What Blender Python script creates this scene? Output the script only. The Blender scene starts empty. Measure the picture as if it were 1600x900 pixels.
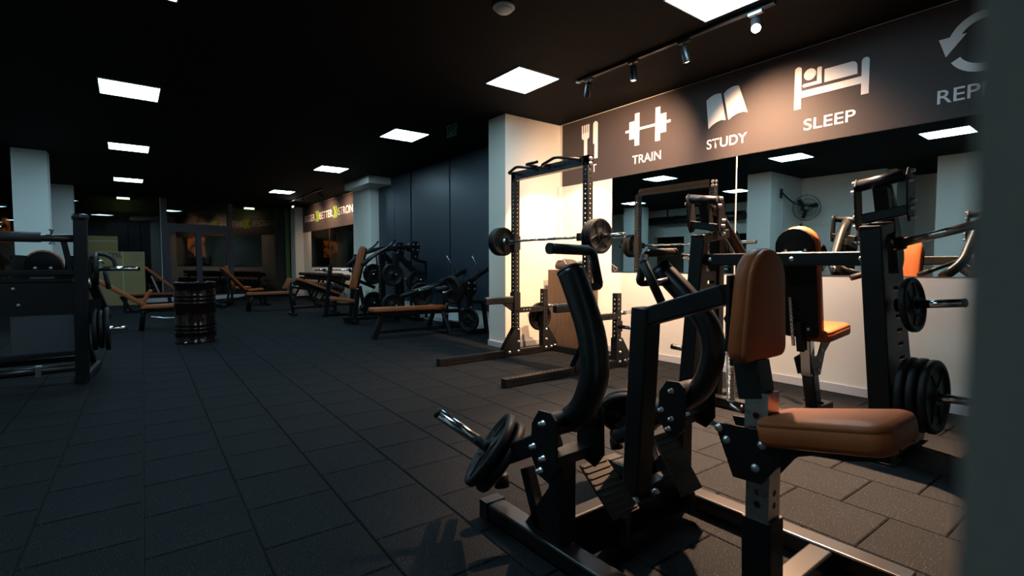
import bpy, bmesh, math, random
from mathutils import Vector, Matrix
random.seed(7)
S = bpy.context.scene
COL = S.collection
R = math.radians
PI = math.pi

# ------------------------------------------------------------------ camera
cam_d = bpy.data.cameras.new('camera')
cam = bpy.data.objects.new('camera', cam_d)
COL.objects.link(cam)
cam.location = (0, 0, 1.16)
cam.rotation_euler = (R(90 - 2.7823), 0, R(-37.4017))
cam_d.sensor_width = 36.0
cam_d.lens = 36.0 * 785.8 / 1600.0
cam_d.clip_start = 0.02
cam_d.clip_end = 120
cam_d.dof.use_dof = True
cam_d.dof.focus_distance = 4.5
cam_d.dof.aperture_fstop = 4.0
S.camera = cam

# ------------------------------------------------------------------ world, exposure
w = bpy.data.worlds.new('world')
S.world = w
w.use_nodes = True
w.node_tree.nodes['Background'].inputs[0].default_value = (0.35, 0.5, 0.8, 1)
w.node_tree.nodes['Background'].inputs[1].default_value = 0.004
S.view_settings.view_transform = 'Standard'
S.view_settings.look = 'None'
S.view_settings.gamma = 1.0
S.view_settings.use_curve_mapping = False
S.view_settings.exposure = 0.0
S.cycles.sample_clamp_indirect = 4.0
S.cycles.max_bounces = 8
S.cycles.caustics_refractive = False

# lamp strengths used by the lamp builders below
PANEL_STRENGTH = 30.0
PANEL_COLOR = (0.50, 0.82, 1.0)
WARM = (1.0, 0.59, 0.35)
OUT_LAMP = 7.0
CEIL = 3.16          # ceiling height
WX = 5.06            # right wall plane

# ------------------------------------------------------------------ materials
def new_mat(name):
    m = bpy.data.materials.new(name)
    m.use_nodes = True
    return m, m.node_tree.nodes, m.node_tree.links, m.node_tree.nodes['Principled BSDF']

def mat(name, col, rough=0.5, metal=0.0, spec=0.5, noise=0.0, nscale=8.0, bump=0.0, bscale=120.0, coat=0.0, rvar=0.0):
    m, N, L, b = new_mat(name)
    b.inputs['Base Color'].default_value = (*col, 1)
    b.inputs['Roughness'].default_value = rough
    b.inputs['Metallic'].default_value = metal
    b.inputs['Specular IOR Level'].default_value = spec
    b.inputs['Coat Weight'].default_value = coat
    tc = N.new('ShaderNodeTexCoord')
    if noise > 0 or rvar > 0:
        n = N.new('ShaderNodeTexNoise'); n.inputs['Scale'].default_value = nscale
        n.inputs['Detail'].default_value = 5
        L.new(tc.outputs['Object'], n.inputs['Vector'])
        if noise > 0:
            r = N.new('ShaderNodeMapRange')
            r.inputs['To Min'].default_value = 1 - noise; r.inputs['To Max'].default_value = 1 + noise
            L.new(n.outputs['Fac'], r.inputs['Value'])
            mx = N.new('ShaderNodeVectorMath'); mx.operation = 'SCALE'
            mx.inputs[0].default_value = col
            L.new(r.outputs['Result'], mx.inputs['Scale'])
            L.new(mx.outputs['Vector'], b.inputs['Base Color'])
        if rvar > 0:
            r2 = N.new('ShaderNodeMapRange')
            r2.inputs['To Min'].default_value = rough - rvar; r2.inputs['To Max'].default_value = rough + rvar
            L.new(n.outputs['Fac'], r2.inputs['Value']); L.new(r2.outputs['Result'], b.inputs['Roughness'])
    if bump > 0:
        n2 = N.new('ShaderNodeTexNoise'); n2.inputs['Scale'].default_value = bscale
        n2.inputs['Detail'].default_value = 3
        L.new(tc.outputs['Object'], n2.inputs['Vector'])
        bp = N.new('ShaderNodeBump'); bp.inputs['Strength'].default_value = bump
        bp.inputs['Distance'].default_value = 0.002
        L.new(n2.outputs['Fac'], bp.inputs['Height']); L.new(bp.outputs['Normal'], b.inputs['Normal'])
    return m

def emit(name, col, strength):
    m, N, L, b = new_mat(name)
    b.inputs['Base Color'].default_value = (0, 0, 0, 1)
    b.inputs['Emission Color'].default_value = (*col, 1)
    b.inputs['Emission Strength'].default_value = strength
    return m

def rubber_floor():
    m, N, L, b = new_mat('rubber_tile')
    tc = N.new('ShaderNodeTexCoord')
    n = N.new('ShaderNodeTexNoise'); n.inputs['Scale'].default_value = 190; n.inputs['Detail'].default_value = 3
    L.new(tc.outputs['Object'], n.inputs['Vector'])
    cr = N.new('ShaderNodeValToRGB')
    e = cr.color_ramp.elements
    e[0].position = 0.35; e[0].color = (0.0085, 0.0100, 0.0120, 1)
    e[1].position = 0.64; e[1].color = (0.0160, 0.0180, 0.0200, 1)
    x = cr.color_ramp.elements.new(0.72); x.color = (0.16, 0.155, 0.15, 1)
    L.new(n.outputs['Fac'], cr.inputs['Fac'])
    n2 = N.new('ShaderNodeTexNoise'); n2.inputs['Scale'].default_value = 1.7; n2.inputs['Detail'].default_value = 4
    L.new(tc.outputs['Object'], n2.inputs['Vector'])
    mr = N.new('ShaderNodeMapRange'); mr.inputs['To Min'].default_value = 0.72; mr.inputs['To Max'].default_value = 1.25
    L.new(n2.outputs['Fac'], mr.inputs['Value'])
    sc = N.new('ShaderNodeVectorMath'); sc.operation = 'SCALE'
    L.new(cr.outputs['Color'], sc.inputs[0]); L.new(mr.outputs['Result'], sc.inputs['Scale'])
    L.new(sc.outputs['Vector'], b.inputs['Base Color'])
    b.inputs['Roughness'].default_value = 0.85
    b.inputs['Specular IOR Level'].default_value = 0.06
    bp = N.new('ShaderNodeBump'); bp.inputs['Strength'].default_value = 0.5; bp.inputs['Distance'].default_value = 0.002
    L.new(n.outputs['Fac'], bp.inputs['Height']); L.new(bp.outputs['Normal'], b.inputs['Normal'])
    return m

def mirror_mat(tint, rough=0.0):
    m, N, L, b = new_mat('mirror_glass')
    b.inputs['Base Color'].default_value = (*tint, 1)
    b.inputs['Metallic'].default_value = 1.0
    b.inputs['Roughness'].default_value = rough
    return m

def pane_mat():
    """thin sheet of window glass: fresnel mix of see-through and mirror reflection"""
    m = bpy.data.materials.new('window_glass'); m.use_nodes = True
    N = m.node_tree.nodes; L = m.node_tree.links
    N.clear()
    o = N.new('ShaderNodeOutputMaterial')
    mx = N.new('ShaderNodeMixShader')
    t = N.new('ShaderNodeBsdfTransparent'); t.inputs['Color'].default_value = (0.62, 0.66, 0.64, 1)
    g = N.new('ShaderNodeBsdfGlossy'); g.inputs['Roughness'].default_value = 0.0
    g.inputs['Color'].default_value = (0.9, 0.9, 0.9, 1)
    f = N.new('ShaderNodeFresnel'); f.inputs['IOR'].default_value = 1.7
    L.new(f.outputs[0], mx.inputs[0]); L.new(t.outputs[0], mx.inputs[1]); L.new(g.outputs[0], mx.inputs[2])
    L.new(mx.outputs[0], o.inputs['Surface'])
    return m

def added_glow_poster():
    """cloudy orange picture with an added glow of its own"""
    m, N, L, b = new_mat('orange_picture_added_glow')
    tc = N.new('ShaderNodeTexCoord')
    n = N.new('ShaderNodeTexNoise'); n.inputs['Scale'].default_value = 3.2; n.inputs['Detail'].default_value = 4
    L.new(tc.outputs['Object'], n.inputs['Vector'])
    cr = N.new('ShaderNodeValToRGB')
    e = cr.color_ramp.elements
    e[0].position = 0.42; e[0].color = (0.002, 0.001, 0.0005, 1)
    e[1].position = 0.68; e[1].color = (1.0, 0.24, 0.04, 1)
    L.new(n.outputs['Fac'], cr.inputs['Fac'])
    L.new(cr.outputs['Color'], b.inputs['Emission Color'])
    b.inputs['Emission Strength'].default_value = 0.4  # emission added so the picture shows in the dim passage
    b.inputs['Base Color'].default_value = (0.02, 0.01, 0.005, 1)
    return m

def wood_mat():
    m, N, L, b = new_mat('wood_panel')
    tc = N.new('ShaderNodeTexCoord')
    mp = N.new('ShaderNodeMapping'); mp.inputs['Scale'].default_value = (14, 14, 1.2)
    L.new(tc.outputs['Object'], mp.inputs['Vector'])
    n = N.new('ShaderNodeTexNoise'); n.inputs['Scale'].default_value = 3; n.inputs['Detail'].default_value = 6
    L.new(mp.outputs[0], n.inputs['Vector'])
    cr = N.new('ShaderNodeValToRGB')
    cr.color_ramp.elements[0].position = 0.3; cr.color_ramp.elements[0].color = (0.066, 0.037, 0.020, 1)
    cr.color_ramp.elements[1].position = 0.7; cr.color_ramp.elements[1].color = (0.115, 0.068, 0.038, 1)
    L.new(n.outputs['Fac'], cr.inputs['Fac']); L.new(cr.outputs['Color'], b.inputs['Base Color'])
    b.inputs['Roughness'].default_value = 0.5
    return m

M = dict(
    paint=mat('cream_wall_paint', (0.78, 0.74, 0.65), 0.8, spec=0.2, noise=0.03, nscale=1.5, bump=0.15, bscale=60),
    white=mat('pale_wall_paint', (0.72, 0.74, 0.70), 0.8, spec=0.2, noise=0.03, nscale=1.5),
    skirting=mat('pale_grey_skirting', (0.55, 0.55, 0.56), 0.35, noise=0.05, nscale=4),
    black_ceiling=mat('black_ceiling_paint', (0.002, 0.002, 0.0025), 0.8, spec=0.12, noise=0.15, nscale=3),
    navy=mat('navy_wall_panel', (0.022, 0.031, 0.046), 0.42, spec=0.55, noise=0.1, nscale=2),
    joint=mat('dark_joint', (0.004, 0.004, 0.006), 0.7),
    subfloor=mat('dark_subfloor', (0.006, 0.006, 0.006), 0.9),
    tile=rubber_floor(),
    metal=mat('black_powder_coat', (0.0042, 0.0044, 0.005), 0.4, spec=0.3, rvar=0.06, nscale=6, bump=0.08, bscale=400),
    bright_metal=mat('satin_black_tube', (0.007, 0.007, 0.008), 0.32, spec=0.45, rvar=0.05, nscale=5),
    rackmetal=mat('textured_black_steel', (0.007, 0.0066, 0.0066), 0.45, spec=0.35, bump=0.1, bscale=500),
    rubber=mat('black_rubber', (0.008, 0.008, 0.009), 0.5, spec=0.3, noise=0.2, nscale=5),
    grip=mat('black_foam_grip', (0.006, 0.006, 0.006), 0.6),
    plate=mat('black_weight_plate', (0.007, 0.0068, 0.007), 0.5, spec=0.25, noise=0.2, nscale=9),
    chrome=mat('chrome_steel', (0.72, 0.72, 0.72), 0.16, metal=1.0, rvar=0.05, nscale=30),
    steel=mat('brushed_steel', (0.55, 0.53, 0.5), 0.3, metal=1.0, rvar=0.08, nscale=30),
    bolt=mat('zinc_bolt', (0.7, 0.7, 0.72), 0.3, metal=1.0),
    leather=mat('tan_leather', (0.33, 0.084, 0.023), 0.48, spec=0.28, noise=0.08, nscale=10, bump=0.25, bscale=260),
    dark_leather=mat('black_pad_back', (0.003, 0.0028, 0.0025), 0.6, spec=0.2),
    banner=mat('dark_grey_banner', (0.056, 0.046, 0.045), 0.6, spec=0.25, noise=0.04, nscale=2),
    print_white=mat('white_vinyl_print', (0.88, 0.86, 0.84), 0.6, spec=0.2),
    print_green=mat('green_vinyl_print', (0.22, 0.42, 0.03), 0.6, spec=0.2),
    print_black=mat('black_ink', (0.02, 0.02, 0.02), 0.7),
    print_grey=mat('grey_ink', (0.10, 0.09, 0.06), 0.7),
    mirror=mirror_mat((0.74, 0.80, 0.78)),
    far_mirror=mirror_mat((0.50, 0.47, 0.40)),
    glass=pane_mat(),
    frame_purple=mat('blue_grey_aluminium', (0.035, 0.036, 0.062), 0.45, spec=0.5),
    green_lit_frame=mat('post_painted_green_light', (0.10, 0.17, 0.05), 0.5),
    card=mat('cardboard', (0.30, 0.235, 0.115), 0.85, spec=0.1, noise=0.08, nscale=6),
    tape=mat('packing_tape', (0.42, 0.37, 0.26), 0.35),
    wood=wood_mat(),
    drum=mat('brown_drum_enamel', (0.010, 0.003, 0.002), 0.16, spec=0.45, noise=0.4, nscale=4),
    bag=mat('dark_bag_fabric', (0.05, 0.042, 0.04), 0.7, noise=0.3, nscale=12, bump=0.3, bscale=60),
    bagtrim=mat('grey_bag_trim', (0.22, 0.2, 0.19), 0.6),
    frame_white=mat('white_lamp_frame', (0.6, 0.6, 0.6), 0.5),
    lamp_black=mat('black_lamp_body', (0.010, 0.010, 0.011), 0.35, spec=0.6),
    lamp_silver=mat('silver_lamp_clip', (0.5, 0.5, 0.5), 0.35, metal=1.0),
    exit_green=mat('dim_exit_sign_green', (0.004, 0.022, 0.010), 0.85, spec=0.04),
    exit_white=mat('exit_sign_print', (0.06, 0.11, 0.085), 0.8, spec=0.05),
    door=mat('white_door_paint', (0.68, 0.70, 0.68), 0.5),
    outwall=mat('outside_brown_wall', (0.085, 0.055, 0.035), 0.85, noise=0.4, nscale=2),
    outgreen=mat('outside_green_wall', (0.13, 0.15, 0.06), 0.85, noise=0.25, nscale=2),
    asphalt=mat('outside_paving', (0.03, 0.028, 0.026), 0.9, noise=0.3, nscale=3),
    poster=added_glow_poster(),
    grass=mat('pale_dry_grass', (0.20, 0.17, 0.11), 0.8),
    pot=mat('grey_plant_pot', (0.10, 0.10, 0.10), 0.6),
    checker=mat('grey_tread_plate', (0.055, 0.062, 0.07), 0.42, spec=0.6, metal=0.4),
    matt_tread=mat('ribbed_foot_plate', (0.035, 0.028, 0.024), 0.6),
    panel=emit('panel_diffuser', PANEL_COLOR, PANEL_STRENGTH),
    spot_face=emit('spotlight_lens', (1.0, 0.85, 0.70), 120.0),
    spot_dim=emit('spotlight_lens_edge', (1.0, 0.9, 0.8), 5.0),
    outlamp=emit('outside_tube_lamp', (0.85, 1.0, 0.62), OUT_LAMP),
)

# ------------------------------------------------------------------ mesh builder
def V3(p): return Vector(p)

def frame_axes(d, up):
    d = d.normalized()
    u = Vector(up)
    if abs(d.dot(u.normalized())) > 0.98:
        u = Vector((0, 1, 0)) if abs(d.y) < 0.9 else Vector((1, 0, 0))
    side = d.cross(u).normalized()
    upv = side.cross(d).normalized()
    return side, upv

def fillet(pts, rad, n=5):
    """round the corners of a polyline"""
    pts = [Vector(p) for p in pts]
    out = [pts[0]]
    for i in range(1, len(pts) - 1):
        a, b, c = pts[i - 1], pts[i], pts[i + 1]
        r = min(rad, (a - b).length * 0.48, (c - b).length * 0.48)
        p = b + (a - b).normalized() * r
        q = b + (c - b).normalized() * r
        for k in range(n + 1):
            t = k / n
            out.append(p * (1 - t) ** 2 + b * 2 * t * (1 - t) + q * t * t)
    out.append(pts[-1])
    return out

def smooth_curve(pts, n=6):
    """Catmull-Rom through the points"""
    P = [Vector(p) for p in pts]
    P = [P[0] * 2 - P[1]] + P + [P[-1] * 2 - P[-2]]
    out = []
    for i in range(1, len(P) - 2):
        for k in range(n):
            t = k / n
            a, b, c, d = P[i - 1], P[i], P[i + 1], P[i + 2]
            out.append(0.5 * ((2 * b) + (c - a) * t + (2 * a - 5 * b + 4 * c - d) * t * t + (3 * b - a - 3 * c + d) * t ** 3))
    out.append(P[-2])
    return out

class MB:
    def __init__(self): self.v = []; self.f = []; self.s = []
    def _add(self, vs, fs, smooth=False):
        o = len(self.v)
        self.v += [Vector(p) for p in vs]
        for f in fs:
            self.f.append([i + o for i in f]); self.s.append(smooth)
        return self
    def box(self, c, s, rz=0.0, rot=None):
        c = Vector(c); hx, hy, hz = s[0] / 2, s[1] / 2, s[2] / 2
        mtx = rot if rot is not None else Matrix.Rotation(rz, 3, 'Z')
        vs = [c + mtx @ Vector((x * hx, y * hy, z * hz)) for z in (-1, 1) for y in (-1, 1) for x in (-1, 1)]
        return self._add(vs, [(0, 2, 3, 1), (4, 5, 7, 6), (0, 1, 5, 4), (2, 6, 7, 3), (0, 4, 6, 2), (1, 3, 7, 5)])
    def mm(self, x0, x1, y0, y1, z0, z1):
        return self.box(((x0 + x1) / 2, (y0 + y1) / 2, (z0 + z1) / 2), (abs(x1 - x0), abs(y1 - y0), abs(z1 - z0)))
    def sweep(self, pts, sec, up=(0, 0, 1), smooth=False, cap=True):
        P = [Vector(p) for p in pts]; n = len(sec); base = len(self.v)
        vs = []
        ref = None
        for i, p in enumerate(P):
            d0 = (P[i] - P[i - 1]).normalized() if i > 0 else None
            d1 = (P[i + 1] - P[i]).normalized() if i < len(P) - 1 else None
            if d0 is None: t = d1
            elif d1 is None: t = d0
            else: t = (d0 + d1).normalized() if (d0 + d1).length > 1e-6 else d1
            if ref is None:
                side, upv = frame_axes(t, up)
            else:
                upv = (ref - t * ref.dot(t)).normalized(); side = t.cross(upv).normalized()
            ref = upv
            k = 1.0
            if d0 is not None and d1 is not None:
                c = max(0.35, t.dot(d1)); k = 1 / c
                bend = (d1 - d0)
                bend = bend.normalized() if bend.length > 1e-6 else None
            else: bend = None
            for (a, b) in sec:
                off = side * a + upv * b
                if bend is not None:
                    bn = bend - t * bend.dot(t)
                    if bn.length > 1e-6:
                        bn.normalize(); q = off.dot(bn); off = off + bn * q * (k - 1)
                vs.append(p + off)
        fs = []
        for i in range(len(P) - 1):
            for j in range(n):
                a = i * n + j; b = i * n + (j + 1) % n
                fs.append((a, b, b + n, a + n))
        self._add(vs, fs, smooth)
        if cap:
            o = base
            self.f.append([o + j for j in range(n)][::-1]); self.s.append(False)
            o = base + (len(P) - 1) * n
            self.f.append([o + j for j in range(n)]); self.s.append(False)
        return self
    def bar(self, pts, w, h, up=(0, 0, 1), c=0.006):
        """rectangular tube, w across, h along 'up', with eased edges"""
        a, b = w / 2, h / 2
        c = min(c, a * 0.4, b * 0.4)
        sec = [(-a + c, -b), (a - c, -b), (a, -b + c), (a, b - c), (a - c, b), (-a + c, b), (-a, b - c), (-a, -b + c)]
        return self.sweep(pts, sec, up)
    def tube(self, pts, r, n=16, up=(0, 0, 1), cap=True):
        sec = [(r * math.cos(2 * PI * k / n), r * math.sin(2 * PI * k / n)) for k in range(n)]
        return self.sweep(pts, sec, up, smooth=True, cap=cap)
    def cyl(self, p0, p1, r, n=20): return self.tube([p0, p1], r, n)
    def lathe(self, origin, axis, prof, n=28, closed=False):
        """profile of (radius, height along axis)"""
        o = Vector(origin); ax = Vector(axis).normalized()
        side, upv = frame_axes(ax, (0, 0, 1))
        vs = []
        for (r, h) in prof:
            for k in range(n):
                a = 2 * PI * k / n
                vs.append(o + ax * h + side * (r * math.cos(a)) + upv * (r * math.sin(a)))
        fs = []
        m = len(prof)
        for i in range(m if closed else m - 1):
            for k in range(n):
                a = i * n + k; b = i * n + (k + 1) % n
                c = ((i + 1) % m) * n + (k + 1) % n; d = ((i + 1) % m) * n + k
                fs.append((a, d, c, b))
        return self._add(vs, fs, True)
    def prism(self, poly, origin, u, v, th):
        """polygon in the (u, v) plane, extruded by th along u x v (centred)"""
        o = Vector(origin); u = Vector(u); v = Vector(v); nrm = u.cross(v).normalized()
        n = len(poly)
        vs = [o + u * a + v * b - nrm * th / 2 for a, b in poly] + [o + u * a + v * b + nrm * th / 2 for a, b in poly]
        fs = [tuple(range(n))[::-1], tuple(range(n, 2 * n))] + [(i, (i + 1) % n, (i + 1) % n + n, i + n) for i in range(n)]
        return self._add(vs, fs)
    def ball(self, c, r, n=10, sx=1, sy=1, sz=1):
        c = Vector(c); vs = []; fs = []
        m = n // 2
        for i in range(m + 1):
            th = PI * i / m
            for k in range(n):
                a = 2 * PI * k / n
                vs.append(c + Vector((r * sx * math.sin(th) * math.cos(a), r * sy * math.sin(th) * math.sin(a), r * sz * math.cos(th))))
        for i in range(m):
            for k in range(n):
                fs.append((i * n + k, (i + 1) * n + k, (i + 1) * n + (k + 1) % n, i * n + (k + 1) % n))
        return self._add(vs, fs, True)
    def pad(self, outline, origin, u, v, th, rnd=0.018, seam=True):
        """upholstered cushion: convex outline in the (u, v) plane, thickness th along u x v"""
        o = Vector(origin); u = Vector(u).normalized(); v = Vector(v).normalized(); nrm = u.cross(v).normalized()
        pts = [Vector((a, b)) for a, b in outline]
        n = len(pts)
        nr = []
        for i in range(n):
            e0 = (pts[i] - pts[i - 1]).normalized(); e1 = (pts[(i + 1) % n] - pts[i]).normalized()
            t = (e0 + e1).normalized(); nr.append(Vector((t.y, -t.x)))
        cen = sum(pts, Vector((0, 0))) / n
        if (pts[0] - cen).dot(nr[0]) < 0: nr = [-q for q in nr]
        lay = [(rnd, 0.0), (rnd * 0.3, rnd * 0.3), (0, rnd)]
        if seam:
            lay += [(0, th - rnd * 1.1), (0.0015, th - rnd * 1.05), (0.0015, th - rnd * 0.9), (0, th - rnd * 0.85)]
        else: lay += [(0, th - rnd)]
        lay += [(rnd * 0.3, th - rnd * 0.3), (rnd, th), ]
        vs = []
        for ins, h in lay:
            for p, q in zip(pts, nr):
                w2 = p - q * ins
                vs.append(o + u * w2.x + v * w2.y + nrm * h)
        vs2 = []
        for p, q in zip(pts, nr):
            w2 = cen + (p - q * rnd - cen) * 0.55
            vs2.append(o + u * w2.x + v * w2.y + nrm * (th + rnd * 0.22))
        m = len(lay)
        vs += vs2
        fs = []
        for i in range(m):
            for k in range(n):
                fs.append((i * n + k, i * n + (k + 1) % n, (i + 1) * n + (k + 1) % n, (i + 1) * n + k))
        fs.append(tuple(range(n))[::-1]); fs.append(tuple(range(m * n, (m + 1) * n)))
        return self._add(vs, fs, True)
    def perf(self, p0, p1, w, h, up, pitch=0.05, r=0.0085, start=0.04, wall=0.0):
        """square steel tube with a row of round holes in all four faces"""
        p0 = Vector(p0); p1 = Vector(p1); d = (p1 - p0); Ln = d.length; d.normalize()
        side, upv = frame_axes(d, up)
        nc = max(1, int((Ln - 2 * start) / pitch))
        st = (Ln - nc * pitch) / 2
        for (nv, across, half, ww) in ((side, upv, w / 2, h), (-side, -upv, w / 2, h), (upv, -side, h / 2, w), (-upv, side, h / 2, w)):
            o = p0 + nv * half
            def P(t, a): return o + d * t + across * a
            hw = ww / 2
            for (t0, t1) in ((0, st), (st + nc * pitch, Ln)):
                self._add([P(t0, -hw), P(t1, -hw), P(t1, hw), P(t0, hw)], [(0, 1, 2, 3)])
            for k in range(nc):
                c = st + (k + 0.5) * pitch; hp = pitch / 2
                vs = []
                for j in range(8):
                    a = PI / 4 * j
                    ca, sa = math.cos(a), math.sin(a)
                    m = max(abs(ca), abs(sa))
                    vs.append(P(c + ca / m * hp, sa / m * hw))
                for j in range(8):
                    a = PI / 4 * j
                    vs.append(P(c + r * math.cos(a), r * math.sin(a)))
                for j in range(8):
                    a = PI / 4 * j
                    vs.append(P(c + r * math.cos(a), r * math.sin(a)) - nv * 0.004)
                fs = []
                for j in range(8):
                    k2 = (j + 1) % 8
                    fs.append((j, k2, 8 + k2, 8 + j)); fs.append((8 + j, 8 + k2, 16 + k2, 16 + j))
                self._add(vs, fs)
        for (pp, sg) in ((p0, -1), (p1, 1)):
            self._add([pp + side * (w / 2) * a + upv * (h / 2) * b for a, b in ((-1, -1), (1, -1), (1, 1), (-1, 1))], [(0, 1, 2, 3)])
        return self
    def coil(self, p0, p1, r, wire, turns, n=10):
        p0 = Vector(p0); p1 = Vector(p1); d = p1 - p0; side, upv = frame_axes(d, (1, 0, 0))
        pts = []
        tot = int(turns * n)
        for k in range(tot + 1):
            a = 2 * PI * k / n
            pts.append(p0 + d * (k / tot) + side * r * math.cos(a) + upv * r * math.sin(a))
        return self.tube(pts, wire, 5)
    def mesh(self, name, off=None):
        me = bpy.data.meshes.new(name)
        o = Vector(off) if off is not None else Vector((0, 0, 0))
        me.from_pydata([tuple(p - o) for p in self.v], [], self.f)
        me.polygons.foreach_set('use_smooth', self.s)
        bm = bmesh.new(); bm.from_mesh(me)
        bmesh.ops.recalc_face_normals(bm, faces=bm.faces)
        bm.to_mesh(me); bm.free()
        me.update()
        return me

def thing(name, label, cat, loc=(0, 0, 0), rz=0.0, group=None, kind=None):
    o = bpy.data.objects.new(name, None); COL.objects.link(o)
    o.empty_display_size = 0.1
    o.location = loc; o.rotation_euler = (0, 0, rz)
    o['label'] = label; o['category'] = cat
    if group: o['group'] = group
    if kind: o['kind'] = kind
    o['w'] = 0
    return o

def wthing(name, label, cat, loc, group=None):
    """a thing whose parts are given in room coordinates"""
    o = thing(name, label, cat, loc, 0, group); o['w'] = 1
    return o

def root_of(o):
    while o.parent: o = o.parent
    return o

def part(name, mb, m, parent, label=None, bevel=0.0, kind=None):
    rt = root_of(parent)
    off = rt.location if rt.get('w', 0) == 1 else None
    me = mb.mesh(name, off)
    me.materials.append(M[m] if isinstance(m, str) else m)
    o = bpy.data.objects.new(name, me); COL.objects.link(o); o.parent = parent
    if label: o['label'] = label
    if kind: o['kind'] = kind
    if bevel > 0:
        md = o.modifiers.new('bevel', 'BEVEL'); md.width = bevel; md.segments = 2; md.limit_method = 'ANGLE'
    return o

def solid(name, mb, m, label, cat, loc=(0, 0, 0), group=None, rz=0.0):
    """a thing that is one mesh; vertices in room coordinates unless rz is used"""
    me = mb.mesh(name, loc)
    me.materials.append(M[m])
    o = bpy.data.objects.new(name, me); COL.objects.link(o); o.location = loc; o.rotation_euler = (0, 0, rz)
    o['label'] = label; o['category'] = cat
    if group: o['group'] = group
    return o

def struct(name, mb, m, label=None, parent=None, cat=None):
    me = mb.mesh(name)
    me.materials.append(M[m])
    o = bpy.data.objects.new(name, me); COL.objects.link(o)
    if parent is None:
        o['kind'] = 'structure'
        if label: o['label'] = label
        if cat: o['category'] = cat
    else: o.parent = parent
    return o

def copy_tree(o, parent=None):
    c = o.copy(); COL.objects.link(c)
    if parent is not None: c.parent = parent
    for ch in list(o.children): copy_tree(ch, c)
    return c

def text_mesh(txt, width, height, bold=0.0):
    """flat lettering, scaled to width x height, lower left corner at the origin"""
    cu = bpy.data.curves.new('lettering', 'FONT'); cu.body = txt; cu.size = 1.0; cu.offset = bold
    ob = bpy.data.objects.new('lettering', cu); COL.objects.link(ob)
    dg = bpy.context.evaluated_depsgraph_get()
    me = bpy.data.meshes.new_from_object(ob.evaluated_get(dg))
    bpy.data.objects.remove(ob); bpy.data.curves.remove(cu)
    xs = [v.co.x for v in me.vertices]; ys = [v.co.y for v in me.vertices]
    x0, x1, y0, y1 = min(xs), max(xs), min(ys), max(ys)
    for v in me.vertices:
        v.co.x = (v.co.x - x0) / (x1 - x0) * width
        v.co.y = (v.co.y - y0) / (y1 - y0) * height
        v.co.z = 0
    return me

def put_text(name, txt, origin, right, up, width, height, m, parent, bold=0.0, label=None):
    me = text_mesh(txt, width, height, bold)
    me.name = name
    o = bpy.data.objects.new(name, me); COL.objects.link(o)
    me.materials.clear(); me.materials.append(M[m])
    rt = root_of(parent)
    r = Vector(right).normalized(); u = Vector(up).normalized(); n = r.cross(u)
    og = Vector(origin) - (rt.location if rt.get('w', 0) == 1 else Vector((0, 0, 0)))
    for v in me.vertices: v.co = og + r * v.co.x + u * v.co.y
    o.parent = parent
    if label: o['label'] = label
    return o

# ================================================================== ROOM SHELL
GS = math.sin(R(15)); GC = math.cos(R(15))
def glass_y(x): return (17.8 + 0.2588 * x) / 0.9659     # line of the slanted shop front
GU = Vector((GC, GS, 0)); GN = Vector((-GS, GC, 0))

# --- floor: dark base with rubber tiles laid in running bond, turned 1.18 degrees to the walls
fb = MB().mm(-7, 6, -4, 24, -0.10, -0.012)
floor = struct('floor', fb, 'subfloor')
TW, TH = 0.3935, 0.402
ang = R(1.1778)
ua = Vector((math.cos(ang), -math.sin(ang), 0)); va = Vector((math.sin(ang), math.cos(ang), 0))
def tile_builder(mb, c, rot):
    g = 0.0022; e = 0.005; a = TW / 2 - g; b = TH / 2 - g
    vs = []
    for (x, y, z) in ((a, b, -0.02), (a, b, -e), (a - e, b - e, 0)):
        for sx, sy in ((-1, -1), (1, -1), (1, 1), (-1, 1)):
            vs.append(c + (ua * (x * sx) + va * (y * sy) if rot else Vector((x * sx, y * sy, 0))) + Vector((0, 0, z)))
    fs = [(8, 9, 10, 11)]
    for l in (0, 1):
        for k in range(4):
            fs.append((l * 4 + k, l * 4 + (k + 1) % 4, l * 4 + 4 + (k + 1) % 4, l * 4 + 4 + k))
    mb._add(vs, fs)
cy, sy = math.cos(R(37.4017)), math.sin(R(37.4017))
def cam_depth(p): return p.x * sy + p.y * cy
def cam_side(p): return p.x * cy - p.y * sy
cells = []
for k in range(-18, 16):
    u0 = -0.034 + TW * (k + 0.5)
    off = 2.60 if k % 2 else 2.40
    for j in range(-14, 52):
        c = ua * u0 + va * (off + TH * (j + 0.5))
        if not (-6.0 < c.x < 5.3 and -3.2 < c.y < glass_y(c.x) - 0.1): continue
        if c.x > 4.9 and c.y > 5.9: continue
        if c.x < -2.9 and c.y < 5.3: continue
        d = cam_depth(c); s_ = cam_side(c)
        vis = d > 0.9 and abs(s_) < d * 1.02 + 0.35 and d * 0.62 + 0.2 > 1.16 * 0.9
        cells.append((0 if vis else 1, d, c))
cells.sort(key=lambda q: (q[0], q[1]))
tm = MB(); tile_builder(tm, Vector((0, 0, 0)), False)
tile_me = tm.mesh('tile'); tile_me.materials.append(M['tile'])
rest = MB()
for i, (vz, d, c) in enumerate(cells):
    if i < 300 and vz == 0:
        o = bpy.data.objects.new('tile', tile_me); COL.objects.link(o)
        o.parent = floor; o.location = c + Vector((0, 0, random.uniform(-0.0012, 0.0)))
        o.rotation_euler = (0, 0, -ang)
    else:
        tile_builder(rest, c + Vector((0, 0, random.uniform(-0.0012, 0.0))), True)
ro = struct('tiles_beyond', rest, 'tile', parent=floor); ro['kind'] = 'stuff'

# --- ceiling
struct('ceiling', MB().prism([(-7, -4), (6, -4), (6, glass_y(6) + 0.15), (-7, glass_y(-7) + 0.15)], (0, 0, CEIL + 0.1), (1, 0, 0), (0, 1, 0), 0.2), 'black_ceiling')

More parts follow.
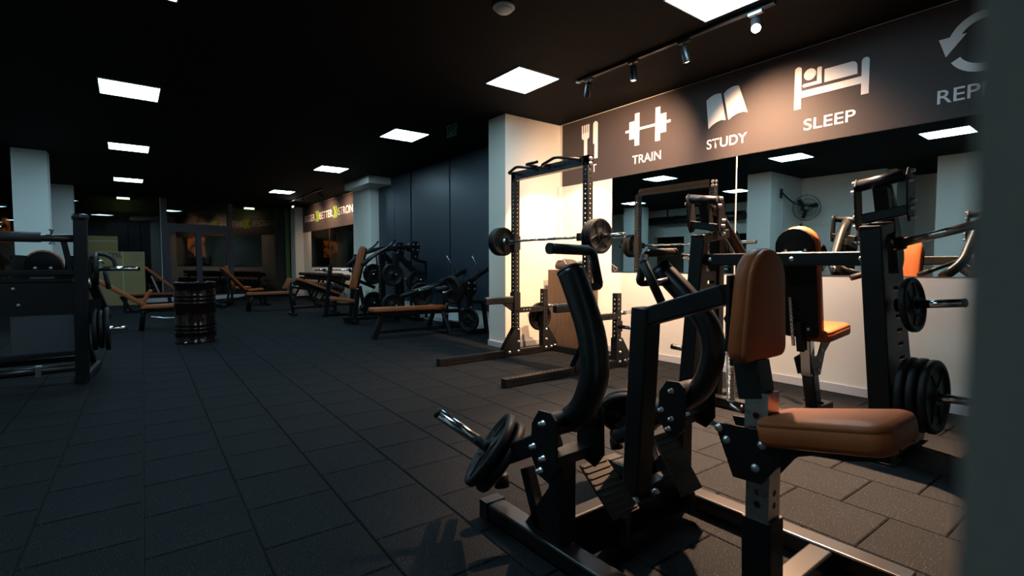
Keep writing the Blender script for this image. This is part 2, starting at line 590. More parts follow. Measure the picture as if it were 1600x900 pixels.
# --- right wall: mirrored bay near the camera, navy bay, mirrored bay far away
struct('wall_right', MB().mm(WX, WX + 0.2, -3.2, 5.9, -0.02, CEIL), 'paint')
struct('wall_right', MB().mm(WX, WX + 0.2, 13.0, 19.9, -0.02, CEIL), 'paint')
struct('baseboard_right', MB().mm(WX - 0.014, WX, -3.2, 5.48, 0, 0.075), 'skirting')
struct('baseboard_right', MB().mm(WX - 0.014, WX, 13.04, 18.9, 0, 0.075), 'skirting')
# low wall under the navy panels with its ledge
struct('wall_recess', MB().mm(4.97, 5.2, 5.85, 11.9, -0.02, CEIL), 'joint')
struct('trim_1', MB().mm(4.955, 4.97, 5.85, 11.9, 0, 0.30), 'white')
struct('trim_2', MB().mm(4.93, 4.97, 5.85, 11.9, 0.295, 0.325), 'skirting')
struct('baseboard_recess', MB().mm(4.94, 4.955, 5.85, 11.9, 0, 0.08), 'skirting')
nav = struct('wall_panelling', MB().mm(4.962, 4.97, 5.88, 11.84, 0.33, CEIL), 'joint')
for (a, b, ins) in ((5.9, 8.37, 0.0), (8.42, 10.02, 0.004), (10.07, 10.88, 0.0), (10.92, 11.83, 0.012)):
    pn = MB().mm(4.925 + ins, 4.962, a, b, 0.335, CEIL - 0.01)
    struct('panel', pn, 'navy', parent=nav)

# --- pillars
def pillar(x0, x1, y0, y1, m, label, skirt=True, cap=None):
    o = struct('pillar', MB().mm(x0, x1, y0, y1, 0, CEIL), m, label)
    if skirt: struct('skirting', MB().mm(x0 - 0.014, x1 + 0.014, y0 - 0.014, y1 + 0.014, 0, 0.075), 'skirting', parent=o)
    if cap: struct('capital', MB().mm(*cap), m, parent=o)
    return o
pillar(4.07, 5.07, 5.47, 5.86, 'paint', 'large cream pillar beside the squat rack')
struct('trim_3', MB().mm(5.0, WX, 5.41, 5.47, 0, 2.27), 'paint')
pillar(4.74, 5.2, 11.87, 13.04, 'paint', 'cream pillar with a ledge cap beside the navy panels', cap=(4.40, 4.95, 11.1, 12.7, CEIL - 0.17, CEIL))
pillar(4.78, 5.3, 18.95, 19.55, 'paint', 'cream pillar at the far end beside the shop front')
pillar(-1.54, -1.08, 12.2, 12.6, 'white', 'pale pillar left of the room behind the leg press')
pillar(-1.5, -1.05, 17.1, 17.5, 'white', 'pale pillar standing behind the other left pillar')
pillar(-4.75, -4.25, 11.4, 12.1, 'white', 'pale pillar seen only in the mirror')
pillar(-2.6, -2.0, 1.7, 2.66, 'white', 'pale pillar seen at the right edge of the mirror')
# big pillar the camera looks past, out of focus at the right edge
pillar(0.1180, 0.75, -0.75, 0.0216, 'white', 'pillar edge close to the camera at the right of the frame', skirt=False)

# --- left side of the hall (seen in the mirror)
struct('wall_left', MB().mm(-2.85, -2.65, 3.64, 5.4, -0.02, CEIL), 'white')
struct('wall_left', MB().mm(-4.2, -2.85, 3.5, 3.64, -0.02, CEIL), 'white')
struct('wall_left', MB().mm(-4.4, -4.2, -3.2, 3.64, -0.02, CEIL), 'white')
struct('wall_left', MB().mm(-6.0, -1.12, 5.3, 5.82, -0.02, CEIL), 'white', 'wing wall that carries the fan')
wl = MB()
wl.mm(-6.1, -5.9, 5.8, 8.0, -0.02, CEIL); wl.mm(-6.1, -5.9, 8.0, 20.0, 2.15, CEIL)
for a, b in ((8.9, 9.2), (10.0, 10.7), (12.0, 12.6), (13.6, 14.2), (15.2, 20.0)): wl.mm(-6.1, -5.9, a, b, -0.02, 2.15)
struct('wall_left', wl, 'white')
struct('wall_left', MB().mm(-7.0, -6.8, 7.5, 16, -0.02, CEIL), 'outwall', 'dark space behind the openings of the left wall')
struct('wall_back', MB().mm(-4.4, 5.3, -3.3, -3.1, -0.02, CEIL), 'white')
# white door in the left wall, next to the wing wall
dr = struct('door_1', MB().mm(-2.65, -2.62, 4.62, 5.24, 0, 2.04), 'door')
for (y0, y1, z0, z1) in ((4.56, 4.62, 0, 2.1), (5.24, 5.30, 0, 2.1), (4.56, 5.30, 2.04, 2.1)):
    struct('frame', MB().mm(-2.65, -2.59, y0, y1, z0, z1), 'door', parent=dr)
for z0, z1 in ((0.15, 0.95), (1.05, 1.92)):
    struct('panel', MB().mm(-2.62, -2.612, 4.72, 5.14, z0, z1), 'door', parent=dr)
struct('handle', MB().cyl((-2.62, 4.70, 1.0), (-2.57, 4.70, 1.0), 0.012).cyl((-2.57, 4.70, 1.0), (-2.57, 4.82, 1.0), 0.009), 'chrome', parent=dr)
# black air duct along the left wall under the ceiling
solid('air_duct', MB().cyl((-5.6, 8.2, 2.70), (-5.6, 12.0, 2.72), 0.15, 20).cyl((-5.6, 9.4, 2.72), (-5.6, 9.44, 2.72), 0.16, 20).cyl((-5.6, 10.8, 2.72), (-5.6, 10.84, 2.72), 0.16, 20).mm(-5.62, -5.58, 8.98, 9.02, 2.8, CEIL - 0.01).mm(-5.62, -5.58, 11.18, 11.22, 2.8, CEIL - 0.01), 'lamp_black',
      'round black air duct under the ceiling at the left wall, seen in the mirror', 'air duct', (-5.6, 10, 2.72))

# --- slanted glass shop front
def gp(s, z, n=0.0):
    """point on the shop front: s along it from x = 0, n outward"""
    return Vector((0, glass_y(0), 0)) + GU * s + GN * n + Vector((0, 0, z))
def gbox(s0, s1, z0, z1, n0, n1):
    mb = MB()
    vs = [gp(s, z, n) for z in (z0, z1) for n in (n0, n1) for s in (s0, s1)]
    return mb._add(vs, [(0, 2, 3, 1), (4, 5, 7, 6), (0, 1, 5, 4), (2, 6, 7, 3), (0, 4, 6, 2), (1, 3, 7, 5)])
struct('trim_4', gbox(-6.2, 5.05, -0.02, 0.12, -0.12, 0.12), 'skirting', 'low sill under the glass shop front')
sA, sB, sC, sD = -6.2, 0.95, 2.86, 4.84     # bays: left, door, right
def gframe(pr, name, m, *a): return struct(name, gbox(*a), m, parent=pr)
w1 = struct('window_1', gbox(sA, sB - 0.06, 0.12, CEIL, -0.004, 0.004), 'glass')
for s in (-4.0, -1.85):
    gframe(w1, 'mullion', 'joint', s - 0.012, s + 0.012, 0.12, CEIL, -0.02, 0.02)
gframe(w1, 'mullion', 'frame_white', sB - 0.085, sB - 0.065, 0.12, CEIL, -0.02, 0.02)
d2 = struct('door_2', gbox(sB - 0.06, sB + 0.08, 0.0, CEIL, -0.05, 0.05), 'frame_purple')
gframe(d2, 'frame', 'frame_purple', sC - 0.06, sC + 0.08, 0.0, CEIL, -0.05, 0.05)
gframe(d2, 'lintel', 'frame_purple', sB + 0.08, sC - 0.06, 2.24, 2.40, -0.05, 0.05)
gframe(d2, 'transom_pane', 'glass', sB + 0.08, sC - 0.06, 2.40, CEIL, -0.004, 0.004)
mid = (sB + sC) / 2
for (a, b) in ((sB + 0.08, mid), (mid, sC - 0.06)):
    lf = gframe(d2, 'door_leaf', 'glass', a + 0.07, b - 0.07, 0.16, 2.17, -0.004, 0.004)
    for q in ((a, a + 0.08, 0.02, 2.24), (b - 0.08, b, 0.02, 2.24), (a + 0.08, b - 0.08, 0.02, 0.16), (a + 0.08, b - 0.08, 2.15, 2.24)):
        gframe(lf, 'leaf_frame', 'frame_purple', *q, -0.03, 0.03)
hb = MB().tube(fillet([gp(mid + 0.03, 1.0, -0.03), gp(mid + 0.03, 1.0, -0.08), gp(mid + 0.14, 1.0, -0.08)], 0.015), 0.01, 8)
struct('handle', hb, 'chrome', parent=d2)
w2 = struct('window_2', gbox(sC + 0.08, sD - 0.05, 0.12, CEIL, -0.004, 0.004), 'glass')
gframe(w2, 'post', 'green_lit_frame', sD - 0.05, sD + 0.09, 0.1, CEIL, -0.02, 0.06)  # the outside lamp's green light is put into this post's colour
gframe(w2, 'post_joint', 'joint', sD + 0.09, sD + 0.25, 0.1, CEIL, -0.01, 0.06)

# --- what lies outside the shop front
struct('ground_outside', MB().mm(-14, 14, 19, 34, -0.14, -0.105), 'asphalt', 'dark paving outside the shop front')
struct('wall_outside', MB().mm(-14, 14, 24.6, 24.8, -0.14, 3.15), 'outwall', 'brown building wall across the passage')
struct('wall_outside', MB().mm(-14, 14, 24.6, 24.8, 3.15, 6.5), 'outgreen', 'greenish upper wall across the passage')
pb = MB(); pb.mm(2.0, 2.62, 24.54, 24.6, 1.45, 2.25)
solid('wall_poster', pb, 'poster', 'orange picture with added glow on the wall outside, seen through the glass door', 'poster', (2.3, 24.55, 1.45))
ob = MB(); ob.mm(-3.6, -3.2, 23.9, 24.6, 1.9, 2.7)
solid('wall_sign', ob, 'poster', 'small orange sign with added glow outside, far left behind the pillar', 'sign', (-3.4, 24.2, 1.9))
for x, lab in ((-0.04, 'glowing tube lamp outside above the cardboard boxes'), (4.2, 'glowing tube lamp outside left of the green-lit post')):
    t = wthing('tube_lamp', lab, 'lamp', (x, 23.9, 3.55), 'tube lamps outside')
    part('tube', MB().cyl((x - 0.19, 23.9, 3.60 if x < 0 else 3.50), (x + 0.19, 23.9, 3.60 if x < 0 else 3.50), 0.035, 12), 'outlamp', t)
    part('bracket', MB().mm(x - 0.2, x + 0.2, 23.94, 24.6, 3.62 if x < 0 else 3.52, 3.67 if x < 0 else 3.57), 'lamp_black', t)

# ================================================================== MIRRORS AND BANNERS
def mirror(y0, y1, z0, z1, m, label, tilt=0.0, grp='mirror panes'):
    mb = MB()
    c = Vector((WX - 0.006, (y0 + y1) / 2, (z0 + z1) / 2))
    mb.box(c, (0.008, abs(y1 - y0) - 0.008, z1 - z0), rot=Matrix.Rotation(tilt, 3, 'Z'))
    return solid('mirror', mb, m, label, 'mirror', tuple(c), grp)
mirror(2.775, 4.46, 1.057, 2.27, 'mirror', 'mirror pane left of the joint, above the cream wall by the squat rack')
mirror(0.55, 2.765, 1.057, 2.27, 'mirror', 'mirror pane right of the joint, behind the plate loaded chest press', 0.004)
mirror(16.0, 17.96, 1.05, 2.26, 'far_mirror', 'far brown mirror pane next to the shop front')
mirror(13.05, 15.99, 1.05, 2.26, 'far_mirror', 'far brown mirror pane next to the pillar with a ledge')

XB = WX - 0.012
RY, UZ = (0, -1, 0), (0, 0, 1)
def poly_print(name, mb_polys, m, parent):
    mb = MB()
    for k, poly in enumerate(mb_polys):
        mb.prism([(-y, z) for y, z in poly], (XB - 0.002, 0, 0), RY, UZ, 0.0025 + 0.0004 * k)
    return part(name, mb, m, parent)
def rrect(y0, y1, z0, z1, tl=0, tr=0, br=0, bl=0, n=5):
    """outline on the wall (y falls to the right); corner radii"""
    out = []
    def arc(cy_, cz_, r, a0):
        if r <= 0: out.append((cy_, cz_)); return
        for k in range(n + 1):
            a = a0 + PI / 2 * k / n
            out.append((cy_ - r * math.cos(a), cz_ + r * math.sin(a)))
    # y0 left (large), y1 right (small)
    arc(y1 + tr, z1 - tr, tr, 0); arc(y0 - tl, z1 - tl, tl, PI / 2); arc(y0 - bl, z0 + bl, bl, PI); arc(y1 + br, z0 + br, br, 1.5 * PI)
    return out
def circle(y, z, r, n=24): return [(y + r * math.cos(2 * PI * k / n), z + r * math.sin(2 * PI * k / n)) for k in range(n)]

bn = wthing('wall_banner', 'dark grey banner with white EAT TRAIN STUDY SLEEP REPEAT icons above the mirror', 'banner', (XB, 2.6, 2.27))
part('backing', MB().mm(XB, WX, -1.2, 5.40, 2.275, CEIL - 0.012), 'banner', bn)
# fork and knife
fk = []
for yc in (4.999, 4.959, 4.919, 4.881): fk.append(rrect(yc + 0.011, yc - 0.011, 2.93, 3.055))
fk.append([(5.01, 2.945), (5.01, 2.885), (4.985, 2.862), (4.966, 2.855), (4.966, 2.575), (4.908, 2.575), (4.908, 2.855), (4.892, 2.862), (4.870, 2.885), (4.870, 2.945)])
poly_print('fork_icon', fk, 'print_white', bn)
poly_print('knife_icon', [rrect(4.797, 4.714, 2.774, 3.066, tl=0.04, tr=0.04), rrect(4.772, 4.714, 2.574, 2.78)], 'print_white', bn)
# dumbbell
poly_print('dumbbell_icon', [rrect(4.24, 3.578, 2.798, 2.828), rrect(4.18, 4.09, 2.707, 2.922), rrect(4.095, 4.026, 2.618, 3.010),
                             rrect(3.788, 3.722, 2.616, 3.010), rrect(3.73, 3.638, 2.70, 2.920)], 'print_white', bn)
# open book
bl = [(3.126, 2.923), (3.08, 2.950), (3.035, 2.964), (2.99, 2.966), (2.957, 2.958), (2.900, 2.668), (2.95, 2.680), (3.0, 2.670), (3.05, 2.648), (3.095, 2.615)]
br_ = [(2.927, 2.945), (2.89, 2.975), (2.84, 2.992), (2.80, 2.995), (2.764, 2.988), (2.665, 2.695), (2.71, 2.712), (2.77, 2.708), (2.82, 2.692), (2.869, 2.662)]
poly_print('book_icon', [bl, br_], 'print_white', bn)
# bed
poly_print('bed_icon', [rrect(2.215, 2.155, 2.606, 2.995, tl=0.03, tr=0.03), rrect(2.16, 1.665, 2.703, 2.764), rrect(1.670, 1.613, 2.606, 2.915, tl=0.028, tr=0.028),
                        circle(2.083, 2.900, 0.052), rrect(2.145, 1.982, 2.794, 2.824, tl=0.014, bl=0.014), rrect(2.022, 1.982, 2.80, 2.945, tl=0.015, tr=0.015),
                        rrect(1.960, 1.701, 2.793, 2.910, tr=0.045)], 'print_white', bn)
# circular arrow
cyy, czz, ro_, ri_ = 0.885, 2.80, 0.222, 0.162
def arc_poly(a0, a1, n=18):
    o = [(cyy + ro_ * math.cos(a0 + (a1 - a0) * k / n), czz + ro_ * math.sin(a0 + (a1 - a0) * k / n)) for k in range(n + 1)]
    i = [(cyy + ri_ * math.cos(a1 + (a0 - a1) * k / n), czz + ri_ * math.sin(a1 + (a0 - a1) * k / n)) for k in range(n + 1)]
    return o + i
poly_print('arrow_icon', [arc_poly(R(-30), R(-150)), arc_poly(R(18), R(150)), [(1.156, 2.885), (0.993, 2.885), (1.11, 2.742)], [(0.62, 2.715), (0.78, 2.715), (0.665, 2.858)]], 'print_white', bn)
for txt, y0, y1 in (('EAT', 4.985, 4.73), ('TRAIN', 4.127, 3.704), ('STUDY', 3.113, 2.668), ('SLEEP', 2.126, 1.705), ('REPEAT', 1.152, 0.618)):
    put_text('lettering', txt, (XB - 0.003, y0, 2.395), RY, UZ, y0 - y1, 0.103, 'print_white', bn, 0.008)

bf = wthing('wall_banner', 'far dark grey banner reading BIGGER BETTER STRONGER with green arrows', 'banner', (XB, 16, 2.26))
part('backing', MB().mm(XB, WX, 13.04, 18.94, 2.26, CEIL - 0.01), 'banner', bf)
for txt, y0, y1 in (('BIGGER.', 18.69, 17.43), ('BETTER.', 16.95, 15.62), ('STRONGER.', 15.12, 13.12)):
    put_text('lettering', txt, (XB - 0.003, y0, 2.60), RY, UZ, y0 - y1, 0.225, 'print_white', bf, 0.004)
for y0 in (17.40, 15.58):
    ch = []
    for k in (0, 1):
        a = y0 - 0.19 * k
        ch.append([(a, 2.90), (a - 0.13, 2.90), (a - 0.26, 2.725), (a - 0.13, 2.55), (a, 2.55), (a - 0.13, 2.725)])
    poly_print('chevron_pair', ch, 'print_green', bf)

# ================================================================== CEILING FIXTURES
def ceiling_panel(x, y, label):
    t = thing('ceiling_light', label, 'ceiling light', (x, y, CEIL), 0, 'square ceiling light panels')
    hx, hy = 0.272, 0.292
    fr = MB()
    for (a, b, c, d) in ((-hx - .012, hx + .012, -hy - .012, -hy), (-hx - .012, hx + .012, hy, hy + .012), (-hx - .012, -hx, -hy, hy), (hx, hx + .012, -hy, hy)):
        fr.mm(a, b, c, d, -0.012, 0.0)
    part('frame', fr, 'frame_white', t)
    part('diffuser', MB().mm(-hx, hx, -hy, hy, -0.008, -0.002), 'panel', t)
    return t
for x, y, lab in (
    (3.57, 2.11, 'white square ceiling light at the top edge, beside the bright spotlight'),
    (3.49, 4.38, 'white square ceiling light nearest the cream pillar and squat rack'),
    (3.49, 7.33, 'white square ceiling light left of the exit sign'),
    (3.49, 10.87, 'white square ceiling light in front of the pillar with a ledge'),
    (3.49, 15.12, 'white square ceiling light above the far benches, next to a spotlight'),
    (0.084, 7.37, 'largest of the three white ceiling lights in the left row'),
    (0.084, 10.97, 'middle one of the three white ceiling lights in the left row'),
    (0.084, 15.2, 'farthest and smallest of the three white ceiling lights in the left row'),
    (0.084, 4.38, 'white ceiling light above the aisle, seen only in the mirror left of the fan'),
    (0.084, 2.10, 'white ceiling light seen only at the right end of the mirror'),
    (-3.30, 7.30, 'white ceiling light seen in the mirror across the pane joint'),
    (-3.30, 10.9, 'white ceiling light seen in the mirror behind the squat rack')):
    ceiling_panel(x, y, lab)

def lamp(parent, loc, aim, power, size, blend, color=WARM, radius=0.03, name='spot_beam'):
    ld = bpy.data.lights.new(name, 'SPOT'); ld.energy = power; ld.color = color
    ld.spot_size = R(size); ld.spot_blend = blend; ld.shadow_soft_size = radius
    o = bpy.data.objects.new(name, ld); COL.objects.link(o); o.parent = parent
    rt = root_of(parent).location
    o.location = Vector(loc) - rt
    o.rotation_euler = (Vector(aim) - Vector(loc)).to_track_quat('-Z', 'Y').to_euler()
    return o

def spotlight(x, y, d, label, lit, power, size, blend, aim=None, ztop=CEIL - 0.03, grp='track spotlights', silver=False, beams=()):
    """cylinder head on a clip; d is the direction the head points"""
    d = Vector(d).normalized()
    t = wthing('spotlight', label, 'spotlight', (x, y, ztop), grp)
    part('clip', MB().mm(x - 0.018, x + 0.018, y - 0.055, y + 0.055, ztop - 0.022, ztop), 'lamp_silver' if silver else 'lamp_black', t)
    piv = Vector((x, y, ztop - 0.075))
    part('stem', MB().cyl((x, y, ztop - 0.02), piv, 0.008, 8), 'lamp_silver' if silver else 'lamp_black', t)
    a = piv - d * 0.03; b = piv + d * 0.115
    part('body', MB().lathe(a, d, [(0.0, 0), (0.028, 0.0), (0.034, 0.006), (0.034, 0.135), (0.034, 0.145), (0.029, 0.145), (0.027, 0.128), (0.0, 0.128)], 20), 'lamp_black', t)
    k = 1.25 if lit and silver else 1.0
    lens = MB().lathe(a + d * (0.131 if k == 1 else 0.146), d, [(0.0, 0.0), (0.0265 * k, 0.0), (0.0265 * k, 0.004), (0.02 * k, 0.012), (0.0, 0.018)], 18)
    part('lens', lens, 'spot_face' if lit else 'spot_dim', t)
    src = a + d * 0.16
    lamp(t, src, src + d if aim is None else aim, power, size, blend)
    for (am, pw, sz, bl) in beams: lamp(t, src, am, pw, sz, bl)
    return t
tr_ = wthing('lighting_track', 'black ceiling track carrying four spotlights along the banner', 'track', (3.97, 2.95, CEIL))
part('rail', MB().mm(3.952, 3.988, 1.90, 3.98, CEIL - 0.03, CEIL), 'lamp_black', tr_)
part('end_cap', MB().mm(3.95, 3.99, 3.98, 4.02, CEIL - 0.032, CEIL), 'lamp_silver', tr_)
spotlight(3.97, 3.85, (0.42, 0.62, -1.0), 'black spotlight at the left end of the track, aimed at the pillar corner', False, 430, 50, 0.12, aim=(4.62, 4.90, 1.62), beams=(((4.9, 5.1, 2.5), 22, 110, 0.9),))
spotlight(3.97, 3.25, (0.05, 0.0, -1.0), 'black spotlight second from the left on the track, pointing straight down', False, 500, 95, 0.9, aim=(5.06, 4.25, 2.25), beams=(((3.9, 3.7, 0.0), 820, 105, 1.0),))  # second beam added, stands in for warm light the mirror throws on the floor
spotlight(3.97, 2.69, (0.35, -0.1, -1.0), 'black spotlight third from the left on the track, tilted to the banner', False, 580, 84, 1.0, aim=(5.06, 2.40, 2.22))
spotlight(3.97, 2.05, (-0.80, -0.48, -1.0), 'bright glowing spotlight at the right end of the track', True, 6800, 70, 1.0, aim=(3.1, 1.55, 0.0), silver=True)
# far track with its heads
t2 = wthing('lighting_track', 'black ceiling track with spotlights in front of the far banner', 'track', (4.2, 16.3, CEIL))
part('rail', MB().mm(4.18, 4.22, 13.8, 18.6, CEIL - 0.03, CEIL), 'lamp_black', t2)
for y, lab, lit in ((14.1, 'nearest black spotlight on the far track', False), (15.7, 'middle black spotlight on the far track, turned to the banner', False), (17.2, 'lit silver spotlight beside the farthest right ceiling light', True)):
    spotlight(4.2, y, (0.55, -0.45, -0.55) if lit else (0.9, 0.12, -0.62), lab, lit, 150, 125, 1.0, aim=(5.06, y + 0.1, 2.35), grp='far track spotlights', silver=lit)

sd = wthing('smoke_detector', 'round grey smoke detector on the black ceiling', 'detector', (2.39, 3.23, CEIL))
part('base', MB().lathe((2.39, 3.23, CEIL), (0, 0, -1), [(0, 0), (0.083, 0), (0.087, 0.014), (0.078, 0.022), (0, 0.022)], 24), 'frame_white', sd)
part('head', MB().lathe((2.39, 3.23, CEIL - 0.02), (0, 0, -1), [(0, 0), (0.066, 0), (0.066, 0.014), (0.05, 0.026), (0, 0.028)], 24), 'frame_white', sd)

ex = wthing('exit_sign', 'small dark green exit sign hanging from the black ceiling', 'sign', (3.64, 6.13, 3.10))
part('plate', MB().mm(3.63, 3.65, 6.01, 6.25, 2.92, 3.085), 'exit_green', ex)
bd = MB()
for a, b, c, d in ((6.01, 6.018, 2.92, 3.085), (6.242, 6.25, 2.92, 3.085), (6.01, 6.25, 2.92, 2.928), (6.01, 6.25, 3.077, 3.085)): bd.mm(3.627, 3.63, a, b, c, d)
part('border', bd, 'exit_white', ex)
for y in (6.06, 6.20): part('hanger', MB().cyl((3.64, y, 3.085), (3.64, y, CEIL), 0.004, 6), 'lamp_black', ex)
put_text('lettering', 'EXIT', (3.628, 6.19, 2.945), RY, UZ, 0.12, 0.045, 'exit_white', ex)

# wall fan on the wing wall (seen in the mirror)
def wall_fan():
    c = Vector((-2.15, 4.98, 2.42))
    t = wthing('wall_fan', 'black caged wall fan on a bracket, seen in the mirror', 'fan', (-1.5, 5.28, 2.5))
    ax = Vector((0.75, -0.62, -0.05)).normalized()
    side, up = frame_axes(ax, (0, 0, 1))
    part('wall_plate', MB().mm(-1.62, -1.54, 5.265, 5.3, 2.62, 2.82), 'lamp_black', t)
    part('arm', MB().tube(fillet([(-1.58, 5.27, 2.74), (-1.6, 5.15, 2.6), (-1.75, 5.08, 2.5), c - ax * 0.12], 0.05), 0.018, 8), 'lamp_black', t)
    part('motor', MB().lathe(c - ax * 0.2, ax, [(0, 0), (0.06, 0), (0.075, 0.03), (0.075, 0.14), (0.05, 0.17), (0, 0.17)], 18), 'lamp_black', t)
    part('hub', MB().lathe(c, ax, [(0.045, -0.04), (0.045, 0.0), (0.03, 0.02), (0, 0.024)], 14), 'lamp_silver', t)
    for k in range(3):
        a = 2 * PI * k / 3 + 0.25
        d = side * math.cos(a) + up * math.sin(a); q = ax.cross(d)
        mb = MB()
        ps = [(0.04, -0.03), (0.12, -0.055), (0.235, -0.05), (0.25, 0.0), (0.235, 0.045), (0.1, 0.03)]
        mb._add([c + d * r + q * s + ax * (-0.02 + s * 0.35) for r, s in ps] + [c + d * r + q * s + ax * (-0.014 + s * 0.35) for r, s in ps],
                [(0, 1, 2, 3, 4, 5), (11, 10, 9, 8, 7, 6)] + [(i, (i + 1) % 6, (i + 1) % 6 + 6, i + 6) for i in range(6)])
        part('blade', mb, 'lamp_black', t)
    cg = MB()
    for r, h in ((0.29, -0.02), (0.285, 0.02), (0.19, 0.065), (0.09, 0.085)):
        pts = [c + ax * h + (side * math.cos(2 * PI * k / 28) + up * math.sin(2 * PI * k / 28)) * r for k in range(29)]
        cg.tube(pts, 0.004, 5)
    for k in range(36):
        a = 2 * PI * k / 36; d = side * math.cos(a) + up * math.sin(a)
        cg.tube([c + ax * 0.085 + d * 0.05, c + ax * 0.065 + d * 0.19, c + ax * 0.02 + d * 0.285, c - ax * 0.02 + d * 0.29, c - ax * 0.07 + d * 0.2, c - ax * 0.1 + d * 0.07], 0.0022, 4)
    part('cage', cg, 'lamp_black', t)
    part('power_cord', MB().tube([(-1.6, 5.27, 2.7), (-1.61, 5.28, 2.2), (-1.6, 5.285, 1.3)], 0.012, 6), 'frame_white', t, 'white cord running down the wall')
wall_fan()

# ================================================================== EQUIPMENT HELPERS
def bolt_heads(pts, axis, r=0.011, h=0.010):
    mb = MB()
    ax = Vector(axis).normalized()
    for p in pts:
        mb.lathe(p, ax, [(r * 1.35, 0), (r * 1.35, 0.002), (r, 0.003), (r, h * 0.8), (r * 0.7, h), (0, h)], 8)
    return mb
def bolts(parent, pts, axis, r=0.011, h=0.010):
    me = None
    rt = root_of(parent); off = rt.location if rt.get('w', 0) == 1 else Vector((0, 0, 0))
    if not pts: return
    mb = bolt_heads([(0, 0, 0)], axis, r, h)
    me = mb.mesh('bolt'); me.materials.append(M['bolt'])
    for p in pts:
        o = bpy.data.objects.new('bolt', me); COL.objects.link(o); o.parent = parent; o.location = Vector(p) - off

def plate_mesh(rad, th, style=0):
    """weight plate along +X, centred"""
    mb = MB()
    a = th / 2
    prof = [(0.026, -a * 0.9), (0.05, -a * 0.9), (0.055, -a * 0.45), (rad * 0.80, -a * 0.35), (rad * 0.84, -a), (rad * 0.97, -a), (rad, -a * 0.6), (rad, a * 0.6), (rad * 0.97, a), (rad * 0.84, a), (rad * 0.80, a * 0.35), (0.055, a * 0.45), (0.05, a * 0.9), (0.026, a * 0.9)]
    mb.lathe((0, 0, 0), (1, 0, 0), prof, 36, closed=True)
    # three raised spokes on both faces
    for s in (-1, 1):
        for k in range(3):
            an = 2 * PI * k / 3 + PI / 2
            for w_ in (-0.42, 0.42):
                p0 = Vector((s * a * 0.55, math.cos(an + w_ * 2.2) * 0.05, math.sin(an + w_ * 2.2) * 0.05))
                p1 = Vector((s * a * 0.55, math.cos(an + w_) * rad * 0.83, math.sin(an + w_) * rad * 0.83))
                mb.bar([p0, p1], 0.010, a * 0.5, up=(1, 0, 0), c=0.002)
    return mb
PLATES = {}
def weight_plate(c, axis, rad, th, label, group, roll=0.0):
    key = (round(rad, 3), round(th, 3))
    if key not in PLATES:
        me = plate_mesh(rad, th).mesh('weight_plate'); me.materials.append(M['plate']); PLATES[key] = me
    o = bpy.data.objects.new('weight_plate', PLATES[key]); COL.objects.link(o)
    ax = Vector(axis).normalized()
    o.location = c
    q = Vector((1, 0, 0)).rotation_difference(ax)
    from mathutils import Quaternion
    o.rotation_euler = (q @ Quaternion((1, 0, 0), roll)).to_euler()
    o['label'] = label; o['category'] = 'weight plate'
    if group: o['group'] = group
    return o

def seat_outline(w0, w1, L, r=0.05, n=5):
    """tapered rounded cushion outline; w0 at the start, w1 at the end, length along +v"""
    def corner(c, a0):
        return [(c[0] + r * math.cos(a0 + PI / 2 * k / n), c[1] + r * math.sin(a0 + PI / 2 * k / n)) for k in range(n + 1)]
    return (corner((w1 / 2 - r, L - r), 0) + corner((-w1 / 2 + r, L - r), PI / 2) + corner((-w0 / 2 + r, r), PI) + corner((w0 / 2 - r, r), 1.5 * PI))
def dome_outline(w0, w1, L, n=10, r=0.04):
    """back pad: straight foot, round top"""
    out = []
    R1 = w1 / 2
    for k in range(n + 1):
        a = PI * k / n
        out.append((R1 * math.cos(a), L - R1 + R1 * math.sin(a)))
    for k in range(5): 
        a = PI + PI / 2 * k / 4; out.append((-w0 / 2 + r + r * math.cos(a), r + r * math.sin(a)))
    for k in range(5):
        a = 1.5 * PI + PI / 2 * k / 4; out.append((w0 / 2 - r + r * math.cos(a), r + r * math.sin(a)))
    return out

# ================================================================== SEATED ROW MACHINE (foreground)
rm = wthing('seated_row_machine', 'black plate loaded seated row machine with tan pads in the foreground', 'gym machine', (1.72, 1.2, 0))
XC = 1.72; XL, XR = 1.32, 2.10
# base
for x in (XL - 0.02, XR + 0.02):
    part('foot_rail', MB().bar([(x, 1.86, 0.045), (x + 0.01, 0.50, 0.045)], 0.09, 0.07), 'bright_metal', rm, bevel=0.003)
    part('rubber_foot', MB().mm(x - 0.05, x + 0.05, 1.82, 1.88, 0, 0.085), 'rubber', rm)
for y, z, w_, h_ in ((1.425, 0.085, 0.075, 0.15), (0.77, 0.045, 0.085, 0.066)):
    part('cross_tube', MB().bar([(XL + 0.03, y, z), (XR - 0.03, y, z)], w_, h_), 'bright_metal' if h_ < 0.1 else 'metal', rm, bevel=0.003)
# centre column with the arm that carries the chest pad
part('column', MB().bar([(XC, 1.365, 0.15), (XC, 1.325, 0.975)], 0.10, 0.085, up=(0, 1, 0)), 'metal', rm, bevel=0.003)
part('pad_arm', MB().bar([(XC, 1.355, 0.925), (XC, 0.965, 1.05)], 0.085, 0.075), 'metal', rm, bevel=0.003)
part('base_clamp', MB().mm(XC - 0.085, XC + 0.085, 1.30, 1.465, 0.155, 0.172), 'metal', rm)
bolts(rm, [(XC - 0.068, 1.315, 0.172), (XC + 0.068, 1.315, 0.172), (XC - 0.068, 1.445, 0.172)], (0, 0, 1), 0.013, 0.014)
